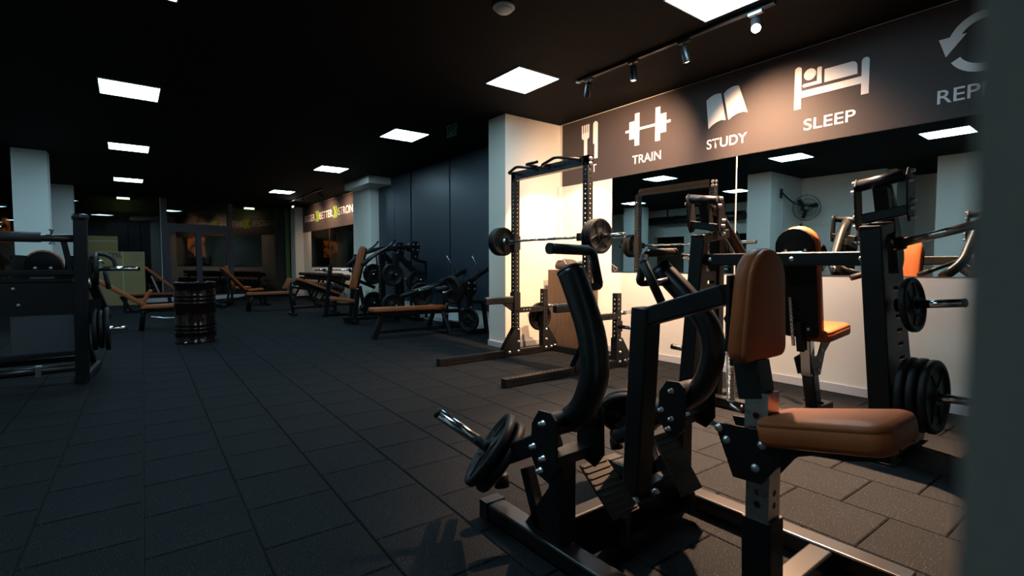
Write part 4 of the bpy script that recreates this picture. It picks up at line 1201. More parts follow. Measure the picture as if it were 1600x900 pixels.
# --- lying row bench with two lever arms
lr = wthing('lever_bench_machine', 'black lever machine with a long low brown bench in front of the navy wall', 'gym machine', (3.9, 7.4, 0))
part('bench_pad', MB().pad(seat_outline(0.24, 0.30, 1.28, 0.05), (4.22, 7.40, 0.405), (0, 1, 0), (-1, 0, 0.01), -0.0 + 0.062, 0.016), 'leather', lr, 'long brown bench pad')
part('spine', MB().bar([(3.05, 7.40, 0.375), (4.55, 7.40, 0.355)], 0.07, 0.06), 'metal', lr)
part('front_leg', MB().bar([(3.12, 7.40, 0.36), (2.985, 7.40, 0.0)], 0.09, 0.07, up=(0, 1, 0)), 'metal', lr)
part('low_rail', MB().bar([(3.02, 7.40, 0.10), (4.70, 7.40, 0.10)], 0.06, 0.05), 'metal', lr)
for y in (7.05, 7.85):
    part('foot_rail', MB().bar([(4.46, y, 0.03), (4.86, y, 0.03)], 0.07, 0.06), 'metal', lr)
    part('upright', MB().bar([(4.50, y, 0.05), (4.50, y, 0.80)], 0.08, 0.09, up=(0, 1, 0)), 'metal', lr)
    part('rear_post', MB().bar([(4.82, y - 0.04, 0.0), (4.76, y - 0.02, 0.53)], 0.06, 0.06, up=(0, 1, 0)), 'metal', lr)
    part('rear_arm', MB().bar([(4.50, y, 0.53), (4.79, y - 0.02, 0.50)], 0.06, 0.06), 'metal', lr)
    part('mid_leg', MB().bar([(4.12, y * 0.4 + 7.40 * 0.6, 0.36), (4.14, y, 0.0)], 0.06, 0.06, up=(0, 1, 0)), 'metal', lr)
    for q in (-0.06, 0.06):
        part('pivot_plate', MB().prism([(4.40, 0.68), (4.40, 0.84), (4.45, 0.90), (4.55, 0.90), (4.60, 0.82), (4.60, 0.70), (4.54, 0.62), (4.46, 0.62)], (0, y + q, 0), (1, 0, 0), (0, 0, 1), 0.01), 'metal', lr)
    bolts(lr, [(x, y - 0.066, z) for x, z in ((4.45, 0.84), (4.56, 0.84), (4.44, 0.75), (4.56, 0.74))] + [(4.50, y - 0.046, z) for z in (0.44, 0.27, 0.12)], (0, -1, 0), 0.013, 0.012)
part('rear_beam', MB().bar([(4.50, 7.05, 0.13), (4.50, 7.85, 0.13)], 0.06, 0.06).bar([(4.50, 7.05, 0.60), (4.50, 7.85, 0.60)], 0.06, 0.06), 'metal', lr)
for y, lo in ((7.05, (3.86, 0.735)), (7.86, (3.64, 0.60))):
    part('lever', MB().tube(fillet([(lo[0], y, lo[1]), (4.50, y, 0.86 if y < 7.5 else 0.84), (4.90, y, 1.09 if y < 7.5 else 1.03)], 0.2), 0.042, 16), 'bright_metal', lr)
    part('lever_cap', MB().ball((4.90, y, 1.09 if y < 7.5 else 1.03), 0.05, 12), 'rubber', lr)
    part('lever_horn', MB().cyl((4.72, y, 1.0), (4.53, y - 0.02, 1.31), 0.012, 10), 'chrome', lr, 'thin upright chrome peg')
    a, d = pegged(lr, (4.34, y - 0.07, 0.79), (3.92, y - 0.14, 0.70), 0.022)
a, d = Vector((4.14, 6.94, 0.745)), Vector((-0.96, -0.18, -0.2)).normalized()
part('plate_arm', MB().bar([(4.45, 7.0, 0.80), (4.15, 6.98, 0.74)], 0.06, 0.06), 'metal', lr)
for k in range(2):
    weight_plate(a + d * (0.0 + 0.05 * k), d, 0.225, 0.042, ('rear', 'front')[k] + ' large plate on the near lever of the lever bench', 'plates on the lever bench', 0.4 * k)
weight_plate((4.42, 6.95, 0.24), (-0.9, -0.35, 0), 0.20, 0.042, 'plate low on the near upright of the lever bench', 'plates on the lever bench')
weight_plate((4.10, 7.98, 0.62), (0.1, 1, 0), 0.21, 0.042, 'plate on the far lever of the lever bench', 'plates on the lever bench')

# --- incline press with tall brown back pad
ip = wthing('incline_press_machine', 'black plate loaded incline press with tall brown back pad near the ledge pillar', 'gym machine', (4.0, 9.6, 0))
bv = Vector((0.26, 0, 1)).normalized()
part('back_pad', MB().pad(dome_outline(0.27, 0.25, 0.86), (3.49, 9.60, 0.66), (0, -1, 0), bv, 0.07, 0.018), 'leather', ip, 'tall brown back pad')
part('pad_board', MB().pad(dome_outline(0.24, 0.22, 0.82), (3.51, 9.60, 0.68), (0, 1, 0), bv, 0.02, 0.004, seam=False), 'dark_leather', ip)
part('seat', MB().pad(seat_outline(0.28, 0.26, 0.42, 0.05), (3.44, 9.58, 0.405), (0, 1, 0), (-1, 0, 0.16), 0.07, 0.018), 'leather', ip, 'brown seat cushion')
part('front_post', MB().bar([(3.47, 9.60, 0.02), (3.56, 9.60, 0.66)], 0.09, 0.08, up=(0, 1, 0)), 'metal', ip)
part('pad_post', MB().bar([(3.72, 9.60, 0.05), (3.60, 9.60, 0.72)], 0.06, 0.06, up=(0, 1, 0)), 'metal', ip)
part('ladder_strip', MB().perf((3.455, 9.545, 0.40), (3.50, 9.545, 0.66), 0.03, 0.02, (0, 1, 0), pitch=0.035, r=0.007), 'chrome', ip, 'perforated chrome strip')
part('adjust_wheel', MB().lathe((3.62, 9.52, 0.30), (0, -1, 0), [(0, 0), (0.07, 0), (0.07, 0.03), (0, 0.03)], 16), 'rubber', ip)
part('base_rail', MB().bar([(3.28, 9.60, 0.09), (4.75, 9.60, 0.09)], 0.09, 0.07), 'metal', ip)
part('foot_rail', MB().bar([(3.42, 9.30, 0.04), (3.42, 9.90, 0.04)], 0.08, 0.07), 'metal', ip)
part('foot_rail', MB().bar([(4.66, 9.05, 0.04), (4.66, 10.2, 0.04)], 0.08, 0.07), 'metal', ip)
for s in (-1, 1):
    y = 9.60 + s * 0.34
    part('slotted_post', MB().bar([(4.20, y, 0.05), (4.20, y, 1.36)], 0.10, 0.13, up=(0, 1, 0)), 'metal', ip)
    sl = MB()
    for k in range(14): sl.mm(4.145, 4.152, y - 0.04, y + 0.04, 0.42 + 0.055 * k, 0.435 + 0.055 * k)
    part('slot_row', sl, 'bagtrim', ip, kind='stuff')
    part('diagonal', MB().bar([(4.22, y, 1.36), (4.62, y, 0.98)], 0.09, 0.10).bar([(4.62, y, 0.98), (4.66, y, 0.05)], 0.08, 0.08, up=(0, 1, 0)), 'metal', ip)
    part('rear_arm', MB().bar([(4.60, y, 1.24), (4.86, y, 1.18)], 0.05, 0.06).bar([(4.85, y, 1.20), (4.86, y, 0.05)], 0.05, 0.05, up=(0, 1, 0)), 'metal', ip)
    part('pivot_housing', MB().lathe((4.55, y - 0.10, 1.49), (0, 1, 0), [(0, 0), (0.10, 0), (0.10, 0.2), (0, 0.2)], 16), 'metal', ip)
    part('pivot_plate', MB().prism([(4.47, 1.25), (4.46, 1.50), (4.52, 1.60), (4.62, 1.60), (4.67, 1.50), (4.62, 1.22)], (0, y - 0.11, 0), (1, 0, 0), (0, 0, 1), 0.012), 'metal', ip)
    bolts(ip, [(x, y - 0.118, z) for x, z in ((4.53, 1.54), (4.62, 1.54), (4.52, 1.44), (4.62, 1.43), (4.57, 1.30))], (0, -1, 0), 0.013, 0.010)
    part('lever', MB().tube(fillet([(4.55, y, 1.50), (4.10, y, 1.46), (3.78, y + s * 0.02, 1.36), (3.50, y + s * 0.04, 1.12)], 0.25), 0.042, 14), 'bright_metal', ip)
    part('grip', MB().tube(fillet([(3.62, y + s * 0.05, 1.20), (3.80, y + s * 0.05, 1.36), (4.05, y + s * 0.07, 1.50), (4.16, y + s * 0.07, 1.62)], 0.1), 0.021, 12), 'bright_metal', ip, 'long black grip with a glossy finish')
    part('inner_grip', MB().tube(fillet([(3.80, y, 1.34), (3.86, y - s * 0.08, 1.02), (3.72, y - s * 0.22, 0.99)], 0.05), 0.016, 10), 'metal', ip)
    for z, r_ in ((0.94, 0.215), (0.35, 0.225)):
        pegged(ip, (4.06, y + s * 0.06, z), (4.06, y + s * 0.34, z + 0.01), 0.022)
        for k in range(2 if s < 0 else 1):
            weight_plate((4.06, y + s * (0.12 + 0.05 * k), z), (0, s, 0), r_, 0.04,
                         ('upper' if z > 0.6 else 'lower') + (' outer' if k else ' inner') + ' plate on the ' + ('near' if s < 0 else 'far') + ' post of the incline press', 'plates on the incline press', k * 0.7)
    pegged(ip, (4.62, y - 0.05, 0.80), (4.58, y - 0.34, 0.84), 0.022)
for k in range(2):
    weight_plate((4.60, 9.16 - 0.05 * k, 0.80), (0, -1, 0.1), 0.225, 0.042, ('inner', 'outer')[k] + ' plate on the near lever horn of the incline press', 'plates on the incline press', 0.3)

# --- squat stand bench with a bar (between the two)
ss = wthing('bench_press_stand', 'black press stand with two posts and braces before the dumbbell rack', 'weight bench', (3.75, 11.0, 0))
for x, y, top in ((3.50, 11.15, 1.13), (3.93, 10.8, 1.36)):
    part('post', MB().bar([(x - 0.09, y, 0.0), (x + 0.03, y, top)], 0.075, 0.10, up=(0, 1, 0)), 'metal', ss)
    part('bar_catch', MB().bar([(x - 0.10, y, 0.985), (x + 0.06, y, 0.985)], 0.05, 0.03).bar([(x - 0.10, y, 0.985), (x - 0.10, y, 1.05)], 0.05, 0.02, up=(0, 1, 0)), 'metal', ss)
    part('brace', MB().bar([(x, y, 0.82), (x + 0.50, y + 0.1, 0.62)], 0.05, 0.07), 'metal', ss)
    part('peg', MB().cyl((x - 0.02, y - 0.14, 0.42), (x - 0.02, y + 0.14, 0.42), 0.014, 10), 'steel', ss)
    part('foot_rail', MB().bar([(x - 0.15, y, 0.03), (x + 0.6, y + 0.1, 0.03)], 0.07, 0.06), 'metal', ss)
solid('empty_bar', MB().cyl((3.26, 11.35, 1.02), (4.06, 10.68, 1.02), 0.0145, 12).cyl((3.26, 11.35, 1.02), (3.40, 11.23, 1.02), 0.024, 12).cyl((3.92, 10.80, 1.02), (4.06, 10.68, 1.02), 0.024, 12), 'chrome',
      'short chrome bar lying across the two posts of the press stand', 'bar', (3.66, 11.0, 1.02))
pl_ = wthing('grass_plant', 'pale dry grass plant standing on the floor by the pillar base', 'plant', (4.62, 11.5, 0))
part('pot', MB().lathe((4.62, 11.5, 0), (0, 0, 1), [(0, 0), (0.13, 0), (0.16, 0.26), (0.14, 0.26), (0.135, 0.22), (0, 0.22)], 18), 'pot', pl_)
random.seed(5); gr = MB()
for k in range(70):
    a = random.uniform(0, 2 * PI); r_ = random.uniform(0, 0.12); h = random.uniform(0.22, 0.42)
    p = Vector((4.62 + r_ * math.cos(a), 11.5 + r_ * math.sin(a), 0.2)); q = p + Vector((math.cos(a) * h * 0.35, math.sin(a) * h * 0.35, h))
    m_ = (p + q) / 2 + Vector((0, 0, h * 0.1)); w_ = Vector((-math.sin(a), math.cos(a), 0)) * 0.006
    gr._add([p - w_, p + w_, m_ + w_, m_ - w_, q], [(0, 1, 2, 3), (3, 2, 4)])
part('grass_blades', gr, 'grass', pl_, kind='stuff')

# --- decline ab bench
ab = wthing('decline_bench', 'black decline bench with a long sloping brown pad in the middle distance', 'weight bench', (3.4, 11.9, 0))
part('main_pad', MB().pad(seat_outline(0.28, 0.28, 1.02, 0.04), (3.95, 11.90, 0.415), (0, 1, 0), Vector((-0.93, 0, 0.37)).normalized(), 0.06, 0.015), 'leather', ab, 'long sloping brown pad')
part('knee_pad', MB().pad(seat_outline(0.28, 0.28, 0.26, 0.04), (2.90, 11.90, 0.815), (0, 1, 0), Vector((-0.45, 0, -0.9)).normalized(), 0.06, 0.015), 'leather', ab, 'short brown knee pad')
part('spine', MB().bar([(3.95, 11.90, 0.38), (2.98, 11.90, 0.765)], 0.06, 0.05), 'metal', ab)
part('front_leg', MB().tube(fillet([(2.93, 11.90, 0.70), (2.87, 11.90, 0.50), (2.93, 11.90, 0.02)], 0.15), 0.036, 14), 'bright_metal', ab)
part('rear_leg', MB().bar([(3.86, 11.90, 0.40), (3.86, 11.90, 0.0)], 0.06, 0.07, up=(0, 1, 0)), 'metal', ab)
part('base_rail', MB().bar([(2.88, 11.90, 0.175), (3.88, 11.90, 0.175)], 0.06, 0.06), 'bright_metal', ab)
part('strut', MB().bar([(3.22, 11.90, 0.66), (3.42, 11.90, 0.19)], 0.05, 0.05).bar([(3.42, 11.90, 0.19), (3.66, 11.90, 0.49)], 0.04, 0.04), 'metal', ab)
part('foot_rail', MB().bar([(2.92, 11.64, 0.03), (2.92, 12.16, 0.03)], 0.06, 0.05).bar([(3.86, 11.64, 0.03), (3.86, 12.16, 0.03)], 0.06, 0.05), 'metal', ab)
part('transport_handle', MB().cyl((3.5, 11.78, 0.22), (3.5, 12.02, 0.22), 0.02, 10), 'bright_metal', ab)

# --- dumbbell rack with two rows
db = wthing('dumbbell_rack', 'black two tier dumbbell rack below the far brown mirror', 'rack', (4.75, 16.3, 0))
DY0, DY1 = 13.9, 18.3
for z, x, tl in ((0.70, 4.82, 'tray'), (0.36, 4.62, 'tray')):
    part('tray', MB().bar([(x - 0.07, DY0, z - 0.02), (x - 0.07, DY1, z - 0.02)], 0.05, 0.07).bar([(x + 0.09, DY0, z + 0.02), (x + 0.09, DY1, z + 0.02)], 0.05, 0.07), 'metal', db)
for y in (14.1, 15.95, 16.35, 18.1):
    part('leg', MB().bar([(4.50, y, 0.02), (4.86, y, 0.70)], 0.06, 0.07, up=(0, 1, 0)), 'metal', db)
    part('foot', MB().bar([(4.42, y, 0.025), (5.0, y, 0.025)], 0.06, 0.05), 'metal', db)
ORD = 'first second third fourth fifth sixth seventh eighth ninth tenth eleventh twelfth thirteenth fourteenth fifteenth sixteenth seventeenth eighteenth nineteenth twentieth twenty-first twenty-second'.split()
def dumbbell_mesh(r, L_):
    mb = MB()
    mb.lathe((-L_ / 2, 0, 0), (1, 0, 0), [(0, 0), (r * 0.85, 0), (r, 0.012), (r, L_ * 0.28), (r * 0.8, L_ * 0.32), (0.016, L_ * 0.32), (0.016, L_ * 0.68), (r * 0.8, L_ * 0.68), (r, L_ * 0.72), (r, L_ - 0.012), (r * 0.85, L_), (0, L_)], 10)
    me = mb.mesh('dumbbell'); me.materials.append(M['rubber']); return me
for row, (x, z, n, r0, r1, nm) in enumerate(((4.83, 0.745, 22, 0.052, 0.070, 'upper'), (4.63, 0.405, 17, 0.072, 0.105, 'lower'))):
    for k in range(n):
        t = k / (n - 1); r_ = r1 + (r0 - r1) * t
        o = bpy.data.objects.new('dumbbell', dumbbell_mesh(r_, 0.26 + r_ * 0.6)); COL.objects.link(o)
        o.location = (x, DY0 + 0.12 + (DY1 - DY0 - 0.24) * t, z + r_ * 0.85); o.rotation_euler = (0, R(12), 0)
        o['label'] = 'black dumbbell ' + ORD[k] + ' from the near end of the ' + nm + ' row, far dumbbell rack'; o['category'] = 'dumbbell'
        o['group'] = 'dumbbells in the ' + nm + ' row'

# --- adjustable benches in front of the shop front
def adjustable_bench(loc, rz, label, back, knee=True):
    """local: seat along -x .. +x, back pad rising to -x"""
    t = thing('adjustable_bench', label, 'weight bench', loc, rz, 'adjustable benches')
    an = R(back)
    bvv = Vector((-math.cos(an), 0, math.sin(an)))
    part('seat', MB().pad(seat_outline(0.30, 0.26, 0.42, 0.04), (0.02, 0, 0.40), (0, -1, 0), (1, 0, 0.05), 0.06, 0.015), 'leather', t, 'tan seat cushion')
    part('back_pad', MB().pad(seat_outline(0.30, 0.28, 0.84, 0.05), (-0.04, 0, 0.42), (0, 1, 0), bvv, 0.06, 0.015), 'leather', t, 'tan back pad')
    part('spine', MB().bar([(-0.60, 0, 0.12), (0.52, 0, 0.36)], 0.06, 0.07), 'metal', t)
    part('front_leg', MB().tube(fillet([(0.30, 0, 0.37), (0.46, 0, 0.33), (0.52, 0, 0.03)], 0.12), 0.035, 12), 'bright_metal', t)
    part('front_foot', MB().bar([(0.52, -0.25, 0.03), (0.52, 0.25, 0.03)], 0.06, 0.05), 'metal', t)
    part('rear_foot', MB().bar([(-0.62, -0.27, 0.05), (-0.62, 0.27, 0.05)], 0.06, 0.06), 'metal', t)
    part('strut', MB().bar([(-0.45, 0, 0.14), Vector((-0.04, 0, 0.42)) + bvv * 0.5], 0.05, 0.05), 'metal', t)
    for y in (-0.3, 0.3):
        part('wheel', MB().lathe((-0.62, y - 0.02, 0.06), (0, 1, 0), [(0, 0), (0.06, 0), (0.06, 0.04), (0, 0.04)], 14), 'rubber', t)
    part('handle', MB().tube(fillet([(0.50, -0.05, 0.36), (0.62, -0.05, 0.38), (0.62, 0.05, 0.38), (0.50, 0.05, 0.36)], 0.02), 0.014, 8), 'metal', t)
    if knee:
        part('leg_pad', MB().cyl((0.50, -0.22, 0.56), (0.50, 0.22, 0.56), 0.055, 14), 'dark_leather', t, 'black roller pad')
        part('leg_post', MB().bar([(0.42, 0, 0.38), (0.50, 0, 0.56)], 0.05, 0.05), 'metal', t)
    return t
# flat long bench with rounded legs and a backrest behind
fb_ = wthing('flat_bench', 'low brown flat bench with curved legs left of the decline bench', 'weight bench', (2.85, 13.7, 0))
part('pad', MB().pad(seat_outline(0.30, 0.30, 1.12, 0.05), (3.42, 13.70, 0.385), (0, 1, 0), (-1, 0, 0.0), 0.065, 0.016), 'leather', fb_, 'brown pad')
part('spine', MB().bar([(2.34, 13.70, 0.355), (3.40, 13.70, 0.355)], 0.06, 0.055), 'metal', fb_)
for x, y in ((2.36, 13.58), (2.36, 13.84), (3.36, 13.58), (3.36, 13.84)):
    s = -1 if x < 2.8 else 1
    part('leg', MB().tube(fillet([(x - s * 0.16, 13.70, 0.35), (x - s * 0.02, y, 0.34), (x + s * 0.03, y, 0.0)], 0.09), 0.036, 12), 'bright_metal', fb_)
adjustable_bench((2.55, 15.3, 0), R(8), 'adjustable bench with a raised tan back pad lit warm, behind the flat bench', 47)
ab2 = wthing('upright_bench', 'tan bench with a nearly upright back in front of the glass door', 'weight bench', (2.25, 15.9, 0))
part('back_pad', MB().pad(seat_outline(0.26, 0.26, 0.62, 0.05), (2.30, 15.8, 0.50), (0, 1, 0), Vector((-0.30, 0, 1)).normalized(), 0.06, 0.015), 'leather', ab2, 'tan back pad')
part('seat', MB().pad(seat_outline(0.28, 0.28, 0.42, 0.05), (2.34, 15.8, 0.46), (0, -1, 0), (1, 0, 0.0), 0.06, 0.015), 'leather', ab2, 'tan seat cushion')
part('post', MB().bar([(2.10, 15.8, 0.90), (2.30, 15.8, 0.40), (2.28, 15.8, 0.06)], 0.06, 0.06, up=(0, 1, 0)), 'metal', ab2)
part('base_rail', MB().bar([(2.20, 15.8, 0.18), (3.1, 15.8, 0.18)], 0.06, 0.06), 'metal', ab2)
part('rear_leg', MB().bar([(3.0, 15.8, 0.18), (3.04, 15.8, 0.0)], 0.06, 0.06, up=(0, 1, 0)), 'metal', ab2)
part('seat_post', MB().bar([(2.62, 15.8, 0.45), (2.66, 15.8, 0.18)], 0.06, 0.05, up=(0, 1, 0)), 'metal', ab2)
for y in (15.62, 15.98):
    part('wheel', MB().lathe((2.20, y, 0.10), (0, 1, 0), [(0, 0), (0.10, 0), (0.10, 0.05), (0, 0.05)], 16), 'rubber', ab2)

# benches on the left behind the drum
lb = wthing('incline_bench', 'brown incline bench with its back pad rising to the left, behind the drum', 'weight bench', (0.3, 10.8, 0))
part('back_pad', MB().pad(seat_outline(0.28, 0.28, 0.76, 0.04), (0.20, 10.80, 0.415), (0, 1, 0), Vector((-0.815, 0, 0.58)).normalized(), 0.06, 0.015), 'leather', lb, 'brown sloping back pad')
part('seat', MB().pad(seat_outline(0.30, 0.28, 0.52, 0.04), (0.16, 10.80, 0.375), (0, -1, 0), (1, 0, 0.02), 0.062, 0.015), 'leather', lb, 'brown seat cushion')
part('knee_pad', MB().pad(seat_outline(0.28, 0.28, 0.26, 0.04), (0.22, 11.0, 0.46), (0, -1, 0), Vector((0.5, 0, 0.86)).normalized(), 0.05, 0.012), 'leather', lb, 'short brown pad leaning up')
part('front_leg', MB().tube(fillet([(0.36, 10.80, 0.345), (0.20, 10.80, 0.34), (0.165, 10.80, 0.0)], 0.12), 0.04, 14), 'bright_metal', lb)
part('spine', MB().bar([(0.22, 10.80, 0.335), (0.95, 10.80, 0.335)], 0.06, 0.05), 'metal', lb)
part('rear_leg', MB().bar([(0.80, 11.1, 0.34), (0.80, 11.1, 0.0)], 0.06, 0.06, up=(0, 1, 0)), 'metal', lb)
part('lower_rail', MB().tube(fillet([(0.30, 10.62, 0.24), (0.55, 10.6, 0.20), (0.95, 10.65, 0.22)], 0.1), 0.022, 10), 'steel', lb)
part('back_strut', MB().bar([(-0.10, 10.80, 0.60), (0.05, 10.8, 0.33)], 0.05, 0.05), 'metal', lb)
part('spine_link', MB().bar([(-0.05, 10.80, 0.335), (0.3, 10.80, 0.335)], 0.05, 0.05), 'metal', lb)
lb2 = wthing('incline_bench', 'brown incline bench farther back between the cardboard boxes and the drum', 'weight bench', (0.5, 15.0, 0))
part('back_pad', MB().pad(seat_outline(0.28, 0.28, 0.80, 0.04), (0.90, 15.0, 0.50), (0, 1, 0), Vector((-0.74, 0, 0.70)).normalized(), 0.06, 0.015), 'leather', lb2, 'brown sloping back pad')
part('seat', MB().pad(seat_outline(0.28, 0.28, 0.96, 0.04), (-0.05, 15.0, 0.40), (0, -1, 0), (1, 0, 0), 0.055, 0.014), 'leather', lb2, 'long brown seat cushion')
part('front_leg', MB().bar([(-0.07, 15.0, 0.0), (-0.05, 15.0, 0.39)], 0.08, 0.08, up=(0, 1, 0)), 'metal', lb2)
part('rear_leg', MB().bar([(0.84, 15.0, 0.0), (0.80, 15.0, 0.39)], 0.08, 0.08, up=(0, 1, 0)), 'metal', lb2)
part('spine', MB().bar([(-0.05, 15.0, 0.36), (0.95, 15.0, 0.36)], 0.06, 0.06), 'metal', lb2)
part('back_strut', MB().bar([(0.46, 15.0, 0.86), (0.62, 15.0, 0.40)], 0.04, 0.04), 'steel', lb2)

# --- brown steel drum
dm = wthing('steel_drum', 'dark glossy brown oil drum standing in the aisle', 'drum', (0.785, 8.75, 0))
pr = [(0, 0.0), (0.262, 0.0), (0.272, 0.008), (0.272, 0.022), (0.262, 0.03)]
for zc in (0.16, 0.215, 0.27, 0.585, 0.64, 0.695):
    pr += [(0.262, zc - 0.013), (0.267, zc - 0.004), (0.267, zc + 0.004), (0.262, zc + 0.013)]
pr += [(0.262, 0.86), (0.274, 0.868), (0.274, 0.888), (0.266, 0.893), (0.258, 0.885), (0.256, 0.872), (0, 0.872)]
part('shell', MB().lathe((0.785, 8.75, 0), (0, 0, 1), pr, 48), 'drum', dm)
part('bung', MB().lathe((0.93, 8.75, 0.872), (0, 0, 1), [(0, 0), (0.035, 0), (0.035, 0.012), (0, 0.012)], 14), 'drum', dm)

# --- cardboard boxes by the shop front
def carton(name_lab, x0, x1, y0, y1, z0, z1, seam):
    t = wthing('cardboard_box', name_lab, 'box', ((x0 + x1) / 2, (y0 + y1) / 2, z0), 'cardboard boxes by the shop front')
    part('carton', MB().mm(x0, x1, y0, y1, z0, z1), 'card', t, bevel=0.008)
    part('flap', MB().mm(x0 + 0.004, (x0 + x1) / 2 - 0.002, y0 + 0.004, y1 - 0.004, z1, z1 + 0.004), 'card', t)
    part('flap', MB().mm((x0 + x1) / 2 + 0.002, x1 - 0.004, y0 + 0.004, y1 - 0.004, z1, z1 + 0.004), 'card', t)
    if seam == 'v': part('tape', MB().mm(-0.099, -0.075, y0 - 0.003, y0, z0 + 0.01, z1 - 0.005), 'tape', t)
    else: part('tape', MB().mm(x0 + 0.005, x1 - 0.005, y0 - 0.003, y0, z1 - 0.15, z1 - 0.125), 'tape', t)
    return t
c1 = carton('large lower cardboard box with printed letters, standing by the glass front', -0.68, 0.40, 17.62, 18.15, 0.0, 1.49, 'v')
put_text('lettering', 'VESTEL', (-0.57, 17.616, 1.335), (1, 0, 0), UZ, 0.47, 0.115, 'print_black', c1, 0.02)
ln = MB()
for k, w_ in enumerate((0.34, 0.26, 0.30, 0.22, 0.28)): ln.mm(0.36 - w_, 0.36, 17.616, 17.619, 1.43 - 0.05 * k, 1.438 - 0.05 * k)
part('small_print', ln, 'print_grey', c1, kind='stuff')
part('underline', MB().mm(-0.55, -0.10, 17.616, 17.619, 1.305, 1.312), 'print_grey', c1)
carton('upper cardboard box stacked at the back behind the printed one', -0.86, -0.19, 18.16, 18.30, 0.0, 1.93, 'h')

# ================================================================== LEG PRESS AT THE LEFT EDGE
lp = wthing('leg_press_machine', 'black plate loaded leg press with a tread plate, cut by the left edge', 'gym machine', (-0.8, 6.5, 0))
YP = 6.40
part('front_post', MB().bar([(-0.375, YP, 0.02), (-0.345, YP, 1.60)], 0.105, 0.10, up=(0, 1, 0)), 'metal', lp, bevel=0.003)
part('post_cap', MB().lathe((-0.345, YP, 1.58), (0, 0, 1), [(0, 0), (0.066, 0), (0.066, 0.035), (0.055, 0.055), (0, 0.06)], 20), 'bright_metal', lp)
part('front_post', MB().bar([(-1.40, YP, 0.02), (-1.37, YP, 1.60)], 0.105, 0.10, up=(0, 1, 0)), 'metal', lp, bevel=0.003)
part('foot_rail', MB().bar([(-0.375, YP - 0.08, 0.04), (-0.30, 7.25, 0.04)], 0.08, 0.07), 'bright_metal', lp)
part('foot_rail', MB().bar([(-1.40, YP - 0.08, 0.04), (-1.40, 7.25, 0.04)], 0.08, 0.07), 'bright_metal', lp)
part('upper_beam', MB().tube([(-1.38, YP, 1.40), (-0.36, YP, 1.40)], 0.036, 16), 'bright_metal', lp)
part('beam_sleeve', MB().cyl((-1.1, YP, 1.405), (-0.63, YP, 1.405), 0.048, 18), 'grip', lp, 'black foam sleeve')
part('beam_clamp', MB().lathe((-0.555, YP, 1.34), (0, 0, 1), [(0, 0), (0.022, 0), (0.022, 0.012), (0.010, 0.02), (0.010, 0.125), (0.022, 0.133), (0.022, 0.145), (0, 0.145)], 12), 'steel', lp, 'steel clamp screw')
part('middle_beam', MB().bar([(-1.40, YP, 1.075), (-0.40, YP, 1.075)], 0.07, 0.05), 'metal', lp)
part('lower_box', MB().mm(-1.36, -0.42, YP - 0.02, YP + 0.30, 0.68, 0.99), 'metal', lp)
part('box_edge', MB().bar([(-1.36, YP - 0.02, 1.0), (-0.42, YP - 0.02, 1.0)], 0.03, 0.03), 'metal', lp)
part('label_strip', MB().mm(-0.72, -0.55, YP + 0.02, YP + 0.024, 1.018, 1.036), 'bagtrim', lp, 'pale strip')
part('inner_strut', MB().bar([(-0.475, YP + 0.02, 1.38), (-0.42, YP + 0.02, 1.02)], 0.045, 0.05, up=(0, 1, 0)), 'metal', lp)
part('tread_panel', MB().mm(-0.86, -0.425, YP - 0.01, YP + 0.0, 0.30, 0.70), 'checker', lp, 'grey tread plate')
# raised lozenges of the tread plate
tp = MB()
for i in range(26):
    for j in range(24):
        x = -0.85 + 0.0165 * i; z = 0.31 + 0.0155 * j
        if x > -0.43 or z > 0.67: continue
        s = 1 if (i + j) % 2 else -1
        c = Vector((x, YP - 0.0105, z)); d = Vector((0.006, 0, 0.0045 * s)); n_ = Vector((-0.0018 * s, 0, 0.0022))
        tp._add([c - d, c + n_, c + d, c - n_, c + Vector((0, -0.0018, 0))], [(0, 1, 4), (1, 2, 4), (2, 3, 4), (3, 0, 4)])
part('tread_pattern', tp, 'checker', lp, kind='stuff')
part('tread_rail', MB().bar([(-1.36, YP - 0.03, 0.285), (-0.42, YP - 0.03, 0.305)], 0.05, 0.045), 'bright_metal', lp)
part('front_tube', MB().tube([(-1.40, YP - 0.06, 0.155), (-0.42, YP - 0.06, 0.165)], 0.038, 14), 'bright_metal', lp)
part('rear_tube', MB().bar([(-1.40, 7.0, 0.16), (-0.40, 7.0, 0.16)], 0.06, 0.06), 'metal', lp)
part('tube_clamp', MB().mm(-0.70, -0.66, YP - 0.11, YP - 0.02, 0.115, 0.21), 'steel', lp)
part('side_link', MB().bar([(-0.40, YP, 0.62), (-0.33, 7.2, 0.10)], 0.06, 0.06), 'metal', lp)
part('back_pad', MB().pad(dome_outline(0.33, 0.30, 0.40), (-0.655, YP + 0.33, 0.90), (-1, 0, 0), (0, 0.1, 1), 0.07, 0.018), 'leather', lp, 'brown rounded pad')
part('pad_board', MB().pad(dome_outline(0.31, 0.275, 0.385), (-0.655, YP + 0.315, 0.895), (1, 0, 0), (0, 0.1, 1), 0.014, 0.004, seam=False), 'dark_leather', lp, 'black rear board of the pad')
bolts(lp, [(-0.71, YP + 0.30, 1.115), (-0.60, YP + 0.30, 1.115), (-0.83, YP - 0.027, 0.93), (-0.80, YP - 0.027, 0.78)], (0, -1, 0), 0.011, 0.008)
for x, w_ in ((-0.84, 0.10), (-0.475, 0.07)):
    part('side_guard', MB().bar([(x, YP + 0.36, 0.95), (x + 0.02, YP + 0.36, 1.24)], w_, 0.05, up=(0, 1, 0)), 'bright_metal', lp)
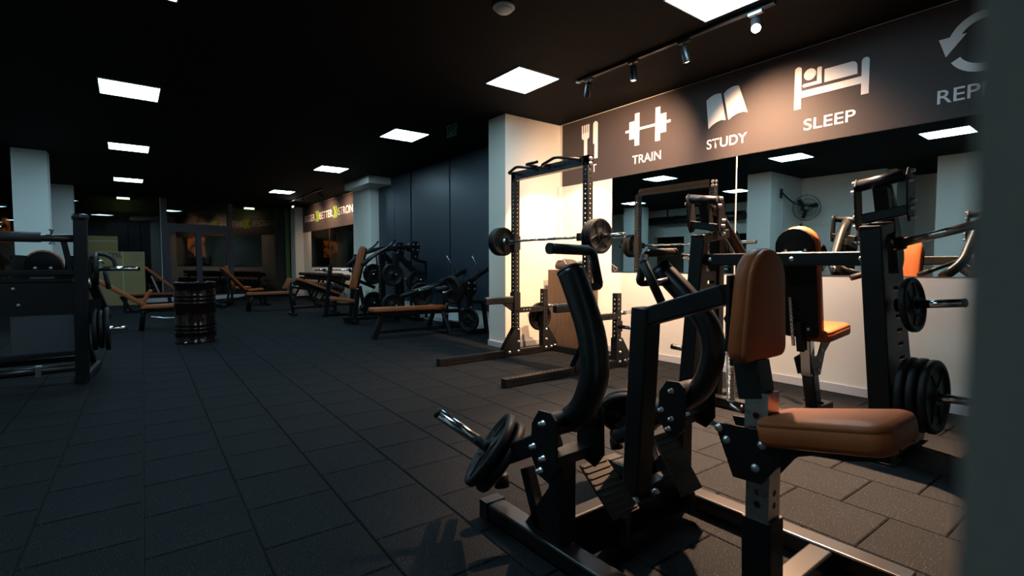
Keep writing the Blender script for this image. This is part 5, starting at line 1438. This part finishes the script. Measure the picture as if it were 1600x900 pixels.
# right side horns and carriage
a1 = Vector((-0.24, 6.52, 1.108)); d1_ = Vector((1, 0.0, 0.0))
part('weight_horn', MB().lathe(a1, d1_, [(0, 0), (0.0235, 0), (0.0235, 0.335), (0, 0.335)], 18), 'chrome', lp, 'long chrome weight horn')
part('horn_cap', MB().lathe(a1 + d1_ * 0.33, d1_, [(0.0245, 0), (0.0245, 0.012), (0.018, 0.018), (0, 0.018)], 16), 'rubber', lp)
part('horn_collar', MB().lathe(a1 - d1_ * 0.10, d1_, [(0, 0), (0.032, 0), (0.032, 0.12), (0, 0.12)], 16), 'bright_metal', lp)
part('carriage', MB().mm(-0.36, -0.28, 6.44, 6.62, 0.98, 1.20), 'metal', lp)
part('latch', MB().tube(fillet([(-0.28, 6.46, 1.12), (-0.25, 6.44, 1.17), (-0.20, 6.44, 1.19), (-0.18, 6.46, 1.16)], 0.02), 0.012, 8).cyl((-0.30, 6.44, 0.92), (-0.30, 6.44, 1.02), 0.02, 10), 'steel', lp)
part('hand_grip', MB().tube(fillet([(-0.30, 6.75, 1.22), (-0.20, 6.70, 1.27), (-0.10, 6.68, 1.20), (-0.10, 6.66, 1.10)], 0.06), 0.02, 12), 'grip', lp)
part('hand_grip', MB().cyl((-0.18, 6.62, 1.08), (-0.155, 6.60, 0.90), 0.022, 12), 'grip', lp)
part('carriage_leg', MB().bar([(-0.30, 6.60, 1.0), (-0.18, 6.75, 0.60)], 0.07, 0.08, up=(1, 0, 0)), 'metal', lp)
part('guide_plate', MB().mm(-0.34, -0.22, 6.60, 6.64, 0.55, 0.80), 'metal', lp)
a2 = Vector((-0.30, 6.45, 0.507))
part('weight_horn', MB().lathe(a2, d1_, [(0, 0), (0.0235, 0), (0.0235, 0.275), (0, 0.275)], 18), 'chrome', lp, 'short chrome weight horn')
part('horn_cap', MB().lathe(a2 + d1_ * 0.27, d1_, [(0.0245, 0), (0.0245, 0.012), (0, 0.014)], 16), 'rubber', lp)
for dx, r_, lab in ((0.03, 0.205, 'inner plate on the low horn of the leg press'), (0.078, 0.19, 'middle smaller plate on the low horn of the leg press'), (0.128, 0.215, 'outer plate on the low horn of the leg press')):
    weight_plate(a2 + d1_ * dx, d1_, r_, 0.038, lab, 'plates on the leg press', dx * 20)
weight_plate((-0.245, 6.52, 1.108), d1_, 0.165, 0.036, 'plate on the high horn of the leg press in front of the boxes', 'plates on the leg press', 0.3)

for _o in bpy.data.objects:
    if 'w' in _o: del _o['w']
